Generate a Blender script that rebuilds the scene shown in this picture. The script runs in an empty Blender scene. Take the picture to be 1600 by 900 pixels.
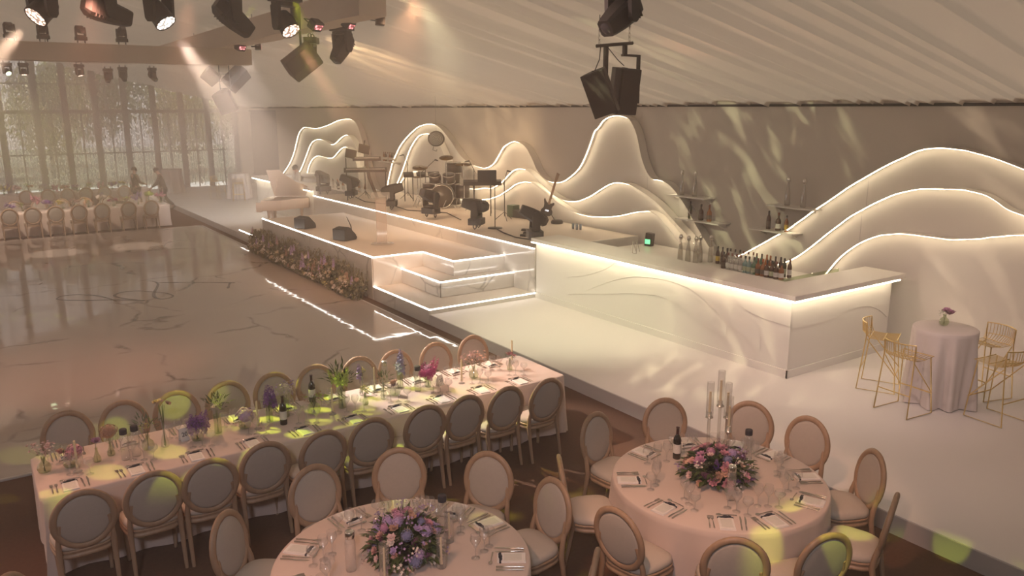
import bpy, bmesh, math, random
from math import sin, cos, pi, radians, sqrt, atan2
from mathutils import Vector, Matrix, Euler

SC = bpy.context.scene
COL = SC.collection
random.seed(7)

# ---------------------------------------------------------------- camera
YAW, PITCH, ROLL = radians(34.29), radians(12.72), radians(-0.17)
cam_data = bpy.data.cameras.new('camera')
cam_data.sensor_width = 36.0
cam_data.lens = 28.125
cam_data.clip_start = 0.05
cam_data.clip_end = 400
cam = bpy.data.objects.new('camera', cam_data)
COL.objects.link(cam)
_f = Vector((sin(YAW)*cos(PITCH), cos(YAW)*cos(PITCH), -sin(PITCH)))
_r = Vector((cos(YAW), -sin(YAW), 0))
_u = _r.cross(_f)
_r, _u = cos(ROLL)*_r + sin(ROLL)*_u, -sin(ROLL)*_r + cos(ROLL)*_u
_m = Matrix((_r, _u, -_f)).transposed().to_4x4()
_m.translation = (0, 0, 4.0)
cam.matrix_world = _m
SC.camera = cam

# ---------------------------------------------------------------- view, world, render options
SC.view_settings.view_transform = 'Standard'
SC.view_settings.look = 'None'
SC.view_settings.exposure = 0.6
SC.view_settings.gamma = 1.0
SC.view_settings.use_curve_mapping = False
try:
    cy = SC.cycles
    cy.max_bounces = 6
    cy.diffuse_bounces = 3
    cy.glossy_bounces = 3
    cy.transmission_bounces = 4
    cy.transparent_max_bounces = 24
    cy.volume_bounces = 1
    cy.caustics_reflective = False
    cy.caustics_refractive = False
    cy.sample_clamp_indirect = 4.0
    cy.use_denoising = True
except Exception:
    pass
world = bpy.data.worlds.new('sky')
SC.world = world
world.use_nodes = True
_bg = world.node_tree.nodes['Background']
_bg.inputs[0].default_value = (1.0, 0.785, 0.67, 1)
_bg.inputs[1].default_value = 0.9


def look_quat(d):
    return Vector(d).normalized().to_track_quat('-Z', 'Y')


def lamp(name, kind, loc, energy, color, aim=None, size=0.1, angle=40, blend=0.3, gobo=None, parent=None, size_y=None):
    d = bpy.data.lights.new(name, kind)
    d.energy = energy
    d.color = color
    if kind == 'AREA':
        d.size = size
        if size_y:
            d.shape = 'RECTANGLE'
            d.size_y = size_y
    elif kind == 'SUN':
        d.angle = size
    else:
        d.shadow_soft_size = size
    if kind == 'SPOT':
        d.spot_size = radians(angle)
        d.spot_blend = blend
    o = bpy.data.objects.new(name, d)
    COL.objects.link(o)
    o.location = loc
    o.rotation_mode = 'QUATERNION'
    if aim is not None:
        o.rotation_quaternion = look_quat(Vector(aim) - Vector(loc))
    if gobo:
        gobo(d)
    return o


def gobo_nodes(d, build):
    """a pattern wheel in the lamp: the beam's own direction picks the light or dark spot of the pattern"""
    d.use_nodes = True
    nt = d.node_tree
    em = [n for n in nt.nodes if n.type == 'EMISSION'][0]
    tc = nt.nodes.new('ShaderNodeTexCoord')
    sp = nt.nodes.new('ShaderNodeSeparateXYZ')
    nt.links.new(tc.outputs['Normal'], sp.inputs[0])
    def mth(op, a, b=None):
        n = nt.nodes.new('ShaderNodeMath')
        n.operation = op
        for i, v in enumerate((a, b)):
            if v is None:
                continue
            if isinstance(v, (int, float)):
                n.inputs[i].default_value = v
            else:
                nt.links.new(v, n.inputs[i])
        return n.outputs[0]
    az = mth('ABSOLUTE', sp.outputs[2])
    u = mth('DIVIDE', sp.outputs[0], az)
    v = mth('DIVIDE', sp.outputs[1], az)
    cb = nt.nodes.new('ShaderNodeCombineXYZ')
    nt.links.new(u, cb.inputs[0])
    nt.links.new(v, cb.inputs[1])
    nt.links.new(build(nt, mth, u, v, cb.outputs[0]), em.inputs['Strength'])


def gobo_dots(scale, radius, soft=0.08):
    def f(d):
        def b(nt, mth, u, v, uv):
            vo = nt.nodes.new('ShaderNodeTexVoronoi')
            vo.voronoi_dimensions = '2D'
            vo.inputs['Scale'].default_value = scale
            vo.inputs['Randomness'].default_value = 0.25
            nt.links.new(uv, vo.inputs['Vector'])
            mr = nt.nodes.new('ShaderNodeMapRange')
            mr.inputs[1].default_value = radius
            mr.inputs[2].default_value = radius - soft
            nt.links.new(vo.outputs['Distance'], mr.inputs[0])
            return mr.outputs[0]
        gobo_nodes(d, b)
    return f


def gobo_leaves(sx, sy, rot, lo, hi, floor=0.0):
    def f(d):
        def b(nt, mth, u, v, uv):
            mp = nt.nodes.new('ShaderNodeMapping')
            mp.inputs['Rotation'].default_value = (0, 0, rot)
            mp.inputs['Scale'].default_value = (sx, sy, 1)
            nt.links.new(uv, mp.inputs['Vector'])
            mp.inputs['Scale'].default_value = (1, 1, 1)
            m2 = nt.nodes.new('ShaderNodeMapping')
            m2.inputs['Scale'].default_value = (sx, sy, 1)
            nt.links.new(mp.outputs[0], m2.inputs['Vector'])
            no = nt.nodes.new('ShaderNodeTexNoise')
            no.inputs['Scale'].default_value = 1.0
            no.inputs['Detail'].default_value = 2.0
            nt.links.new(m2.outputs[0], no.inputs['Vector'])
            mr = nt.nodes.new('ShaderNodeMapRange')
            mr.inputs[1].default_value = lo
            mr.inputs[2].default_value = hi
            mr.inputs[3].default_value = floor
            nt.links.new(no.outputs[0], mr.inputs[0])
            return mr.outputs[0]
        gobo_nodes(d, b)
    return f


PEACH = (1.0, 0.50, 0.30)
WARM = (1.0, 0.70, 0.48)
LIME = (0.80, 0.95, 0.06)
# lamps of the rig above the room, set without housings; the fills are added
def wash(name, loc, aim, e, col, ang, blend=0.6, size=0.08, gobo=None):
    return lamp(name, 'SPOT', loc, e, col, aim, size, ang, blend, gobo)


lamp('sun', 'SUN', (0, 0, 30), 6.0, (1.0, 0.93, 0.80), (-5.0, -2.6, 24.0), size=0.02)
# peach pin spots on the tables
wash('pin_spot', (2.6, 10.9, 5.4), (1.15, 7.75, 0.76), 330, PEACH, 24, 0.5)
wash('pin_spot', (1.2, 2.6, 5.7), (5.15, 4.3, 0.76), 560, PEACH, 26, 0.5)
wash('pin_spot', (-0.8, 2.4, 5.7), (2.5, 4.8, 0.76), 340, PEACH, 26, 0.5)
wash('pin_spot', (3.0, 3.4, 5.7), (5.0, 8.6, 0.8), 330, PEACH, 18, 0.5)
wash('pin_spot', (1.5, 10.8, 5.4), (1.2, 13.8, 0.0), 330, (1.0, 0.40, 0.26), 46, 0.9)
wash('pin_spot', (-2.0, 9.0, 5.4), (0.2, 6.0, 0.0), 300, (1.0, 0.42, 0.26), 50, 0.9)
# lime pattern beams
wash('pattern_spot', (-1.0, 11.0, 5.4), (3.3, 7.8, 0.76), 1900, LIME, 19, 0.25, 0.02, gobo_dots(21, 0.33, 0.05))
wash('pattern_spot', (3.2, 3.0, 5.8), (0.9, 8.6, 0.7), 800, LIME, 20, 0.25, 0.02, gobo_dots(13, 0.28, 0.04))
wash('pattern_spot', (2.0, 1.6, 5.8), (5.3, 2.7, 0.4), 800, LIME, 22, 0.3, 0.02, gobo_dots(12, 0.28, 0.05))
wash('pattern_spot', (3.9, 10.8, 5.4), (3.7, 6.2, 0.0), 550, LIME, 26, 0.3, 0.02, gobo_dots(15, 0.28, 0.05))
wash('pattern_spot', (3.5, 11.0, 5.4), (0.6, 16.8, 0.0), 1300, LIME, 15, 0.25, 0.02, gobo_dots(30, 0.30, 0.06))
# leaf shadows on the wall and the bar front
wash('leaf_spot', (4.2, 8.4, 5.2), (12.5, 10.2, 3.0), 1100, (1.0, 0.92, 0.50), 32, 0.6, 0.02, gobo_leaves(7, 26, 0.87, 0.50, 0.68))
wash('leaf_spot', (4.2, 8.0, 5.2), (9.3, 7.6, 0.5), 600, (1.0, 0.86, 0.50), 34, 0.6, 0.02, gobo_leaves(6, 22, 0.8, 0.5, 0.68))
wash('leaf_spot', (4.2, 7.6, 5.2), (12.5, 5.2, 2.6), 600, (1.0, 0.74, 0.50), 30, 0.6, 0.02, gobo_leaves(5, 20, 0.7, 0.5, 0.70))
wash('leaf_spot', (5.5, 15.6, 5.2), (12.5, 20.5, 3.0), 900, (1.0, 0.66, 0.36), 52, 0.7, 0.02, gobo_leaves(6, 14, 0.8, 0.42, 0.66, 0.4))
# warm washes on the runway, the stage and the platform, then added fill lamps
wash('wash_spot', (5.5, 10.4, 5.45), (8.0, 18.5, 0.9), 1200, (1.0, 0.52, 0.28), 50, 0.8)
wash('wash_spot', (5.6, 16.5, 5.3), (10.8, 18.5, 1.2), 500, (1.0, 0.62, 0.36), 56, 0.8)
wash('wash_spot', (5.5, 10.3, 5.45), (8.8, 10.8, 0.3), 650, (1.0, 0.94, 0.60), 54, 0.9)
wash('wash_spot', (3.6, 8.0, 5.9), (9.6, 5.6, 0.3), 420, (1.0, 0.62, 0.52), 60, 0.9)
wash('ceiling_spot', (9.6, 13.2, 2.0), (9.0, 8.0, 4.95), 260, (1.0, 0.45, 0.25), 18, 0.9)
wash('far_fill', (0.0, 26.8, 5.3), (2.5, 33.0, 0.5), 1500, (1.0, 0.72, 0.52), 80, 0.9)  # added fill lamp, brightens the far haze and tables
wash('far_fill', (5.75, 18.95, 5.15), (8.9, 35.5, 0.1), 4500, (1.0, 0.86, 0.78), 34, 0.9, 0.02)  # added lamp behind the truss, lifts the far platform; belongs to no fixture
wash('wash_spot', (5.2, 2.0, 5.8), (10.8, 6.6, 0.7), 420, (1.0, 0.72, 0.66), 40, 0.9)  # added fill on the bar's return face, no such lamp there
wash('camera_fill', (-2.0, -2.0, 6.4), (2.6, 7.2, 0.5), 520, (0.92, 0.90, 1.0), 84, 0.9, 0.4)  # added soft cool fill near the camera for the chair backs

# ---------------------------------------------------------------- mesh helpers
class MB:
    """collects simple shapes and links them as one mesh object"""
    def __init__(self):
        self.v, self.f, self.sm = [], [], []

    def add(self, vs, fs, smooth=False):
        o = len(self.v)
        self.v += [tuple(p) for p in vs]
        self.f += [tuple(i + o for i in q) for q in fs]
        self.sm += [smooth] * len(fs)
        return self

    def box(self, c, s, rz=0, rx=0, ry=0, taper=1.0):
        hx, hy, hz = s[0]/2, s[1]/2, s[2]/2
        R = Euler((rx, ry, rz)).to_matrix()
        vs = []
        for z in (-1, 1):
            t = taper if z > 0 else 1.0
            for x, y in ((-1, -1), (1, -1), (1, 1), (-1, 1)):
                vs.append(R @ Vector((x*hx*t, y*hy*t, z*hz)) + Vector(c))
        return self.add(vs, [(3, 2, 1, 0), (4, 5, 6, 7), (0, 1, 5, 4), (1, 2, 6, 5), (2, 3, 7, 6), (3, 0, 4, 7)])

    def bb(self, x0, x1, y0, y1, z0, z1):
        return self.box(((x0+x1)/2, (y0+y1)/2, (z0+z1)/2), (abs(x1-x0), abs(y1-y0), abs(z1-z0)))

    def lathe(self, prof, n=16, c=(0, 0, 0), wob=None, capb=False, capt=False, smooth=True):
        vs, fs = [], []
        for j, (r, z) in enumerate(prof):
            for i in range(n):
                a = 2*pi*i/n
                rr = r + (wob(a, j, z) if wob else 0)
                vs.append((c[0]+rr*cos(a), c[1]+rr*sin(a), c[2]+z))
        m = len(prof)
        for j in range(m-1):
            for i in range(n):
                k = (i+1) % n
                fs.append((j*n+i, j*n+k, (j+1)*n+k, (j+1)*n+i))
        if capb:
            fs.append(tuple(range(n-1, -1, -1)))
        if capt:
            fs.append(tuple((m-1)*n+i for i in range(n)))
        return self.add(vs, fs, smooth)

    def cyl(self, p0, p1, r0, r1=None, n=10, caps=True, smooth=True):
        r1 = r0 if r1 is None else r1
        p0, p1 = Vector(p0), Vector(p1)
        q = (p1-p0).to_track_quat('Z', 'Y')
        vs = []
        for p, r in ((p0, r0), (p1, r1)):
            for i in range(n):
                a = 2*pi*i/n
                vs.append(p + q @ Vector((r*cos(a), r*sin(a), 0)))
        fs = [(i, (i+1) % n, n+(i+1) % n, n+i) for i in range(n)]
        self.add(vs, fs, smooth)
        if caps:
            self.add(vs, [tuple(range(n-1, -1, -1)), tuple(range(n, 2*n))], False)
        return self

    def tube(self, pts, r, n=6, closed=False, caps=True, smooth=True, up=None, flat=1.0):
        pts = [Vector(p) for p in pts]
        m = len(pts)
        rs = r if isinstance(r, (list, tuple)) else [r]*m
        vs, fs = [], []
        nrm = None
        for k in range(m):
            if closed:
                t = pts[(k+1) % m] - pts[k-1]
            else:
                t = pts[min(k+1, m-1)] - pts[max(k-1, 0)]
            if t.length < 1e-9:
                t = Vector((0, 0, 1))
            t.normalize()
            if up is not None:
                nrm = Vector(up)
                nrm = (nrm - t*nrm.dot(t))
                if nrm.length < 1e-6:
                    nrm = t.orthogonal()
            elif nrm is None:
                nrm = t.orthogonal()
            else:
                nrm = nrm - t*nrm.dot(t)
                if nrm.length < 1e-6:
                    nrm = t.orthogonal()
            nrm.normalize()
            b = t.cross(nrm)
            for i in range(n):
                a = 2*pi*(i+0.5)/n
                vs.append(pts[k] + rs[k]*(cos(a)*nrm*flat + sin(a)*b))
        for k in range(m if closed else m-1):
            kk = (k+1) % m
            for i in range(n):
                j = (i+1) % n
                fs.append((k*n+i, k*n+j, kk*n+j, kk*n+i))
        self.add(vs, fs, smooth)
        if caps and not closed:
            self.add(vs, [tuple(range(n-1, -1, -1)), tuple((m-1)*n+i for i in range(n))])
        return self

    def grid(self, nu, nv, fn, smooth=True, flip=False):
        vs = [fn(i/nu, j/nv) for j in range(nv+1) for i in range(nu+1)]
        w = nu+1
        fs = [(j*w+i, j*w+i+1, (j+1)*w+i+1, (j+1)*w+i) for j in range(nv) for i in range(nu)]
        if flip:
            fs = [q[::-1] for q in fs]
        return self.add(vs, fs, smooth)

    def prism(self, poly, d, map3):
        """poly outline (u,v), thickness d; map3(u,v,w) -> point"""
        n = len(poly)
        vs = [map3(u, v, 0) for u, v in poly] + [map3(u, v, d) for u, v in poly]
        fs = [tuple(range(n-1, -1, -1)), tuple(range(n, 2*n))] + [(i, (i+1) % n, n+(i+1) % n, n+i) for i in range(n)]
        return self.add(vs, fs)

    def ball(self, c, r, nu=10, nv=6, sq=(1, 1, 1), smooth=True):
        prof = [(max(1e-4, r*sin(pi*j/nv)), -r*cos(pi*j/nv)) for j in range(nv+1)]
        o = len(self.v)
        self.lathe(prof, nu, (0, 0, 0), smooth=smooth)
        for k in range(o, len(self.v)):
            p = self.v[k]
            self.v[k] = (c[0]+p[0]*sq[0], c[1]+p[1]*sq[1], c[2]+p[2]*sq[2])
        return self

    def xf(self, M):
        self.v = [tuple(M @ Vector(p)) for p in self.v]
        return self

    def mesh(self, name, mat):
        me = bpy.data.meshes.new(name)
        me.from_pydata(self.v, [], self.f)
        me.polygons.foreach_set('use_smooth', self.sm)
        me.materials.append(mat) if mat else None
        me.update()
        return me

    def build(self, name, mat, parent=None, bevel=0, **kw):
        o = link(self.mesh(name, mat), name, parent, **kw)
        if bevel:
            b = o.modifiers.new('bevel', 'BEVEL')
            b.width = bevel
            b.segments = 2
            b.limit_method = 'ANGLE'
        return o


def link(me, name, parent=None, loc=None, rz=None, quat=None, sc=None, mat=None):
    o = bpy.data.objects.new(name, me)
    COL.objects.link(o)
    if parent is not None:
        o.parent = parent
    if loc is not None:
        o.location = loc
    if rz is not None:
        o.rotation_euler = (0, 0, rz)
    if quat is not None:
        o.rotation_mode = 'QUATERNION'
        o.rotation_quaternion = quat
    if sc is not None:
        o.scale = (sc, sc, sc) if isinstance(sc, (int, float)) else sc
    if mat is not None:
        o.material_slots[0].link = 'OBJECT'
        o.material_slots[0].material = mat
    return o


def tag(o, label=None, cat=None, group=None, kind=None):
    for k, v in (('label', label), ('category', cat), ('group', group), ('kind', kind)):
        if v:
            o[k] = v
    return o


def thing(name, label, cat, loc=(0, 0, 0), rz=0, group=None):
    o = bpy.data.objects.new(name, None)
    o.empty_display_size = 0.1
    COL.objects.link(o)
    o.location = loc
    o.rotation_euler = (0, 0, rz)
    return tag(o, label, cat, group)


def dup(root, label=None, loc=None, rz=None, group=None, sc=None):
    def cp(o, par):
        c = o.copy()
        COL.objects.link(c)
        c.parent = par
        for ch in o.children:
            cp(ch, c)
        return c
    r = cp(root, None)
    if loc is not None:
        r.location = loc
    if rz is not None:
        r.rotation_euler = (0, 0, rz)
    if label:
        r['label'] = label
    if group:
        r['group'] = group
    if sc is not None:
        r.scale = (sc, sc, sc) if isinstance(sc, (int, float)) else sc
    return r


ORD = ['first', 'second', 'third', 'fourth', 'fifth', 'sixth', 'seventh', 'eighth', 'ninth', 'tenth', 'eleventh',
       'twelfth', 'thirteenth', 'fourteenth', 'fifteenth', 'sixteenth', 'seventeenth', 'eighteenth', 'nineteenth', 'twentieth']


def smooth_curve(pts, n=4):
    """Catmull-Rom through 2-D points"""
    out = []
    m = len(pts)
    for i in range(m-1):
        p0, p1, p2, p3 = pts[max(i-1, 0)], pts[i], pts[i+1], pts[min(i+2, m-1)]
        for k in range(n):
            t = k/n
            out.append(tuple(0.5*((2*b) + (-a+c)*t + (2*a-5*b+4*c-d)*t*t + (-a+3*b-3*c+d)*t**3) for a, b, c, d in zip(p0, p1, p2, p3)))
    out.append(pts[-1])
    return out


# ---------------------------------------------------------------- materials
MATS = {}


def mat(name, col, rough=0.5, metal=0.0, var=0.08, scale=6.0, bump=0.0, coat=0.0, spec=0.5, alpha=None, trans=0.0, sheen=0.0, bscale=None, stretch=None):
    if name in MATS:
        return MATS[name]
    m = bpy.data.materials.new(name)
    m.use_nodes = True
    nt = m.node_tree
    p = nt.nodes['Principled BSDF']
    tc = nt.nodes.new('ShaderNodeTexCoord')
    no = nt.nodes.new('ShaderNodeTexNoise')
    no.inputs['Scale'].default_value = scale
    no.inputs['Detail'].default_value = 3
    src = tc.outputs['Object']
    if stretch:
        mp = nt.nodes.new('ShaderNodeMapping')
        mp.inputs['Scale'].default_value = stretch
        nt.links.new(src, mp.inputs[0])
        src = mp.outputs[0]
    nt.links.new(src, no.inputs['Vector'])
    mx = nt.nodes.new('ShaderNodeMix')
    mx.data_type = 'RGBA'
    mx.inputs[6].default_value = (*[max(0, c*(1-var)) for c in col], 1)
    mx.inputs[7].default_value = (*[min(1, c*(1+var)) for c in col], 1)
    nt.links.new(no.outputs[0], mx.inputs[0])
    nt.links.new(mx.outputs[2], p.inputs['Base Color'])
    p.inputs['Roughness'].default_value = rough
    p.inputs['Metallic'].default_value = metal
    p.inputs['Specular IOR Level'].default_value = spec
    p.inputs['Coat Weight'].default_value = coat
    p.inputs['Transmission Weight'].default_value = trans
    p.inputs['Sheen Weight'].default_value = sheen
    if bump:
        bp = nt.nodes.new('ShaderNodeBump')
        bp.inputs['Strength'].default_value = bump
        bp.inputs['Distance'].default_value = 0.01
        n2 = no
        if bscale:
            n2 = nt.nodes.new('ShaderNodeTexNoise')
            n2.inputs['Scale'].default_value = bscale
            nt.links.new(src, n2.inputs['Vector'])
        nt.links.new(n2.outputs[0], bp.inputs['Height'])
        nt.links.new(bp.outputs[0], p.inputs['Normal'])
    MATS[name] = m
    return m


def emit(name, col, strength, cells=0):
    m = bpy.data.materials.new(name)
    m.use_nodes = True
    nt = m.node_tree
    nt.nodes.remove(nt.nodes['Principled BSDF'])
    e = nt.nodes.new('ShaderNodeEmission')
    e.inputs[0].default_value = (*col, 1)
    e.inputs[1].default_value = strength
    if cells:
        tc = nt.nodes.new('ShaderNodeTexCoord')
        vo = nt.nodes.new('ShaderNodeTexVoronoi')
        vo.inputs['Scale'].default_value = cells
        mr = nt.nodes.new('ShaderNodeMapRange')
        mr.inputs[1].default_value = 0.55
        mr.inputs[2].default_value = 0.25
        mr.inputs[3].default_value = strength*0.08
        mr.inputs[4].default_value = strength
        nt.links.new(tc.outputs['Object'], vo.inputs['Vector'])
        nt.links.new(vo.outputs['Distance'], mr.inputs[0])
        nt.links.new(mr.outputs[0], e.inputs[1])
    nt.links.new(e.outputs[0], nt.nodes['Material Output'].inputs[0])
    return m


def glass(name, tint=(1, 1, 1), gloss=0.10, rough=0.02, body=0.0, body_col=(1, 1, 1)):
    """thin-walled clear glass: see-through with a Fresnel shine, optional faint body"""
    m = bpy.data.materials.new(name)
    m.use_nodes = True
    nt = m.node_tree
    nt.nodes.remove(nt.nodes['Principled BSDF'])
    tr = nt.nodes.new('ShaderNodeBsdfTransparent')
    no = nt.nodes.new('ShaderNodeTexNoise')
    no.inputs['Scale'].default_value = 3
    mx0 = nt.nodes.new('ShaderNodeMix')
    mx0.data_type = 'RGBA'
    mx0.inputs[6].default_value = (*[c*0.96 for c in tint], 1)
    mx0.inputs[7].default_value = (*tint, 1)
    nt.links.new(no.outputs[0], mx0.inputs[0])
    nt.links.new(mx0.outputs[2], tr.inputs[0])
    gl = nt.nodes.new('ShaderNodeBsdfGlossy')
    gl.inputs['Roughness'].default_value = rough
    lw = nt.nodes.new('ShaderNodeLayerWeight')
    lw.inputs['Blend'].default_value = 0.25
    ad = nt.nodes.new('ShaderNodeMath')
    ad.operation = 'MULTIPLY_ADD'
    ad.inputs[1].default_value = 0.75
    ad.inputs[2].default_value = gloss
    ad.use_clamp = True
    nt.links.new(lw.outputs['Facing'], ad.inputs[0])
    pw = nt.nodes.new('ShaderNodeMath')
    pw.operation = 'POWER'
    pw.inputs[1].default_value = 2.0
    nt.links.new(ad.outputs[0], pw.inputs[0])
    ad2 = nt.nodes.new('ShaderNodeMath')
    ad2.operation = 'ADD'
    ad2.inputs[1].default_value = gloss*0.5
    nt.links.new(pw.outputs[0], ad2.inputs[0])
    mix = nt.nodes.new('ShaderNodeMixShader')
    nt.links.new(ad2.outputs[0], mix.inputs[0])
    nt.links.new(tr.outputs[0], mix.inputs[1])
    nt.links.new(gl.outputs[0], mix.inputs[2])
    out = mix.outputs[0]
    if body:
        df = nt.nodes.new('ShaderNodeBsdfDiffuse')
        df.inputs[0].default_value = (*body_col, 1)
        m2 = nt.nodes.new('ShaderNodeMixShader')
        m2.inputs[0].default_value = body
        nt.links.new(out, m2.inputs[1])
        nt.links.new(df.outputs[0], m2.inputs[2])
        out = m2.outputs[0]
    nt.links.new(out, nt.nodes['Material Output'].inputs[0])
    return m


def marble(name, base, vein, rough, vscale=0.45, spec=0.5, width=0.03, strength=0.8, bump=0.0):
    m = bpy.data.materials.new(name)
    m.use_nodes = True
    nt = m.node_tree
    p = nt.nodes['Principled BSDF']
    tc = nt.nodes.new('ShaderNodeTexCoord')
    def noise(scale, detail, vec, dist=0.0):
        n = nt.nodes.new('ShaderNodeTexNoise')
        n.inputs['Scale'].default_value = scale
        n.inputs['Detail'].default_value = detail
        n.inputs['Distortion'].default_value = dist
        nt.links.new(vec, n.inputs['Vector'])
        return n
    warp = noise(0.8, 4, tc.outputs['Object'])
    ad = nt.nodes.new('ShaderNodeMix')
    ad.data_type = 'RGBA'
    ad.blend_type = 'ADD'
    ad.inputs[0].default_value = 1.0
    nt.links.new(tc.outputs['Object'], ad.inputs[6])
    nt.links.new(warp.outputs[1], ad.inputs[7])
    vo = nt.nodes.new('ShaderNodeTexVoronoi')
    vo.feature = 'DISTANCE_TO_EDGE'
    vo.inputs['Scale'].default_value = vscale
    nt.links.new(ad.outputs[2], vo.inputs['Vector'])
    mr = nt.nodes.new('ShaderNodeMapRange')
    mr.inputs[1].default_value = width
    mr.inputs[2].default_value = 0.0
    nt.links.new(vo.outputs['Distance'], mr.inputs[0])
    brk = noise(0.9, 2, tc.outputs['Object'])
    mrb = nt.nodes.new('ShaderNodeMapRange')
    mrb.inputs[1].default_value = 0.47
    mrb.inputs[2].default_value = 0.62
    mrb.inputs[4].default_value = strength
    nt.links.new(brk.outputs[0], mrb.inputs[0])
    mu = nt.nodes.new('ShaderNodeMath')
    mu.operation = 'MULTIPLY'
    nt.links.new(mr.outputs[0], mu.inputs[0])
    nt.links.new(mrb.outputs[0], mu.inputs[1])
    cl = noise(0.5, 4, tc.outputs['Object'], 1.0)
    mxc = nt.nodes.new('ShaderNodeMix')
    mxc.data_type = 'RGBA'
    mxc.inputs[6].default_value = (*[c*0.86 for c in base], 1)
    mxc.inputs[7].default_value = (*base, 1)
    nt.links.new(cl.outputs[0], mxc.inputs[0])
    mx = nt.nodes.new('ShaderNodeMix')
    mx.data_type = 'RGBA'
    nt.links.new(mu.outputs[0], mx.inputs[0])
    nt.links.new(mxc.outputs[2], mx.inputs[6])
    mx.inputs[7].default_value = (*vein, 1)
    nt.links.new(mx.outputs[2], p.inputs['Base Color'])
    p.inputs['Roughness'].default_value = rough
    p.inputs['Specular IOR Level'].default_value = spec
    if bump:
        bn = noise(3.2, 1, tc.outputs['Object'])
        bp = nt.nodes.new('ShaderNodeBump')
        bp.inputs['Strength'].default_value = bump
        bp.inputs['Distance'].default_value = 0.02
        nt.links.new(bn.outputs[0], bp.inputs['Height'])
        nt.links.new(bp.outputs[0], p.inputs['Normal'])
    return m


M_carpet = mat('brown_carpet', (0.13, 0.072, 0.05), 0.95, var=0.2, scale=30, bump=0.3, bscale=400, spec=0.1)
M_floor = marble('polished_marble_floor', (0.50, 0.41, 0.36), (0.08, 0.055, 0.05), 0.045, 0.42, 0.9, 0.022, 0.85, bump=0.10)
M_panel = marble('white_marble_panel', (0.70, 0.66, 0.60), (0.22, 0.20, 0.18), 0.12, 0.8, 0.6, 0.03, 0.7)
M_deck = mat('white_deck', (0.75, 0.70, 0.675), 0.55, var=0.05, scale=0.7, spec=0.3)
M_stagedeck = mat('cream_stage_deck', (0.72, 0.64, 0.55), 0.6, var=0.05, scale=0.8, spec=0.25)
M_riser = mat('grey_riser', (0.50, 0.46, 0.44), 0.6, var=0.06, scale=1.5)
M_wall = mat('wall_lining', (0.60, 0.555, 0.495), 0.85, var=0.04, scale=0.6, spec=0.2)
M_white = mat('white_painted_panel', (0.74, 0.71, 0.66), 0.5, var=0.03, scale=1.2)
M_counter = mat('white_counter', (0.74, 0.70, 0.65), 0.35, var=0.04, scale=2)
M_ceil = mat('draped_ceiling_cloth', (0.62, 0.55, 0.47), 0.9, var=0.05, scale=0.8, spec=0.1)
_nt = M_ceil.node_tree
_tl = _nt.nodes.new('ShaderNodeBsdfTranslucent')
_tl.inputs[0].default_value = (0.80, 0.72, 0.62, 1)
_mx = _nt.nodes.new('ShaderNodeMixShader')
_mx.inputs[0].default_value = 0.06
_nt.links.new(_nt.nodes['Principled BSDF'].outputs[0], _mx.inputs[1])
_nt.links.new(_tl.outputs[0], _mx.inputs[2])
_nt.links.new(_mx.outputs[0], _nt.nodes['Material Output'].inputs[0])
M_beam = mat('beam_cover_cloth', (0.56, 0.48, 0.40), 0.9, var=0.08, scale=2, spec=0.1)
M_dark = mat('dark_gap', (0.03, 0.03, 0.028), 0.9)
M_post = mat('grey_steel_post', (0.26, 0.25, 0.25), 0.5, var=0.08)
M_led = emit('warm_light_strip', (1.0, 0.80, 0.54), 9.5)
M_ledb = emit('bar_light_strip', (1.0, 0.82, 0.56), 16.0)
M_led2 = emit('stage_edge_strip', (1.0, 0.88, 0.78), 9.0)
M_black = mat('black_plastic', (0.022, 0.020, 0.019), 0.55, var=0.2, scale=20)
M_blackm = mat('black_metal', (0.03, 0.028, 0.026), 0.4, metal=0.5, var=0.2)
M_chrome = mat('chrome', (0.75, 0.73, 0.70), 0.18, metal=1.0, var=0.05)
M_steel = mat('cutlery_steel', (0.62, 0.58, 0.54), 0.22, metal=1.0, var=0.08)
M_gold = mat('brushed_gold', (0.80, 0.60, 0.26), 0.28, metal=1.0, var=0.1, scale=30)
M_wood = mat('limed_oak', (0.36, 0.235, 0.155), 0.45, var=0.22, scale=5, stretch=(6, 6, 0.8), bump=0.15)
M_upholst = mat('grey_linen_upholstery', (0.43, 0.375, 0.33), 0.9, var=0.08, scale=50, bump=0.2, bscale=300, sheen=0.1)
M_seat = mat('cream_linen_seat', (0.52, 0.45, 0.39), 0.9, var=0.07, scale=40, bump=0.2, bscale=300)
M_cloth = mat('blush_tablecloth', (0.66, 0.53, 0.47), 0.85, var=0.04, scale=3, bump=0.06, bscale=40, sheen=0.15)
M_cloth2 = mat('grey_linen_tablecloth', (0.64, 0.57, 0.54), 0.85, var=0.05, scale=4, bump=0.06, bscale=40)
M_napkin = mat('white_napkin', (0.82, 0.77, 0.74), 0.8, var=0.04, scale=20)
M_ribbon = mat('navy_ribbon', (0.03, 0.028, 0.04), 0.7)
M_glass = glass('clear_glass', gloss=0.20, rough=0.08, body=0.055)
M_acryl = glass('clear_acrylic', (0.97, 0.96, 0.94), 0.16, 0.05, 0.08, (0.8, 0.75, 0.7))
M_green_g = glass('green_tinted_glass', (0.80, 0.86, 0.72), 0.12, 0.04)
M_wine = mat('dark_bottle_glass', (0.012, 0.010, 0.008), 0.08, var=0.1, spec=0.8)
M_label = mat('paper_label', (0.70, 0.67, 0.62), 0.7, var=0.1, scale=30)
M_wax = mat('ivory_wax', (0.80, 0.68, 0.45), 0.5, var=0.05)
M_screen = emit('green_sign', (0.2, 1.0, 0.35), 1.2)
M_skin = mat('skin', (0.45, 0.26, 0.18), 0.55, var=0.08, scale=20)
M_hair = mat('dark_hair', (0.02, 0.015, 0.012), 0.6)
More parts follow.
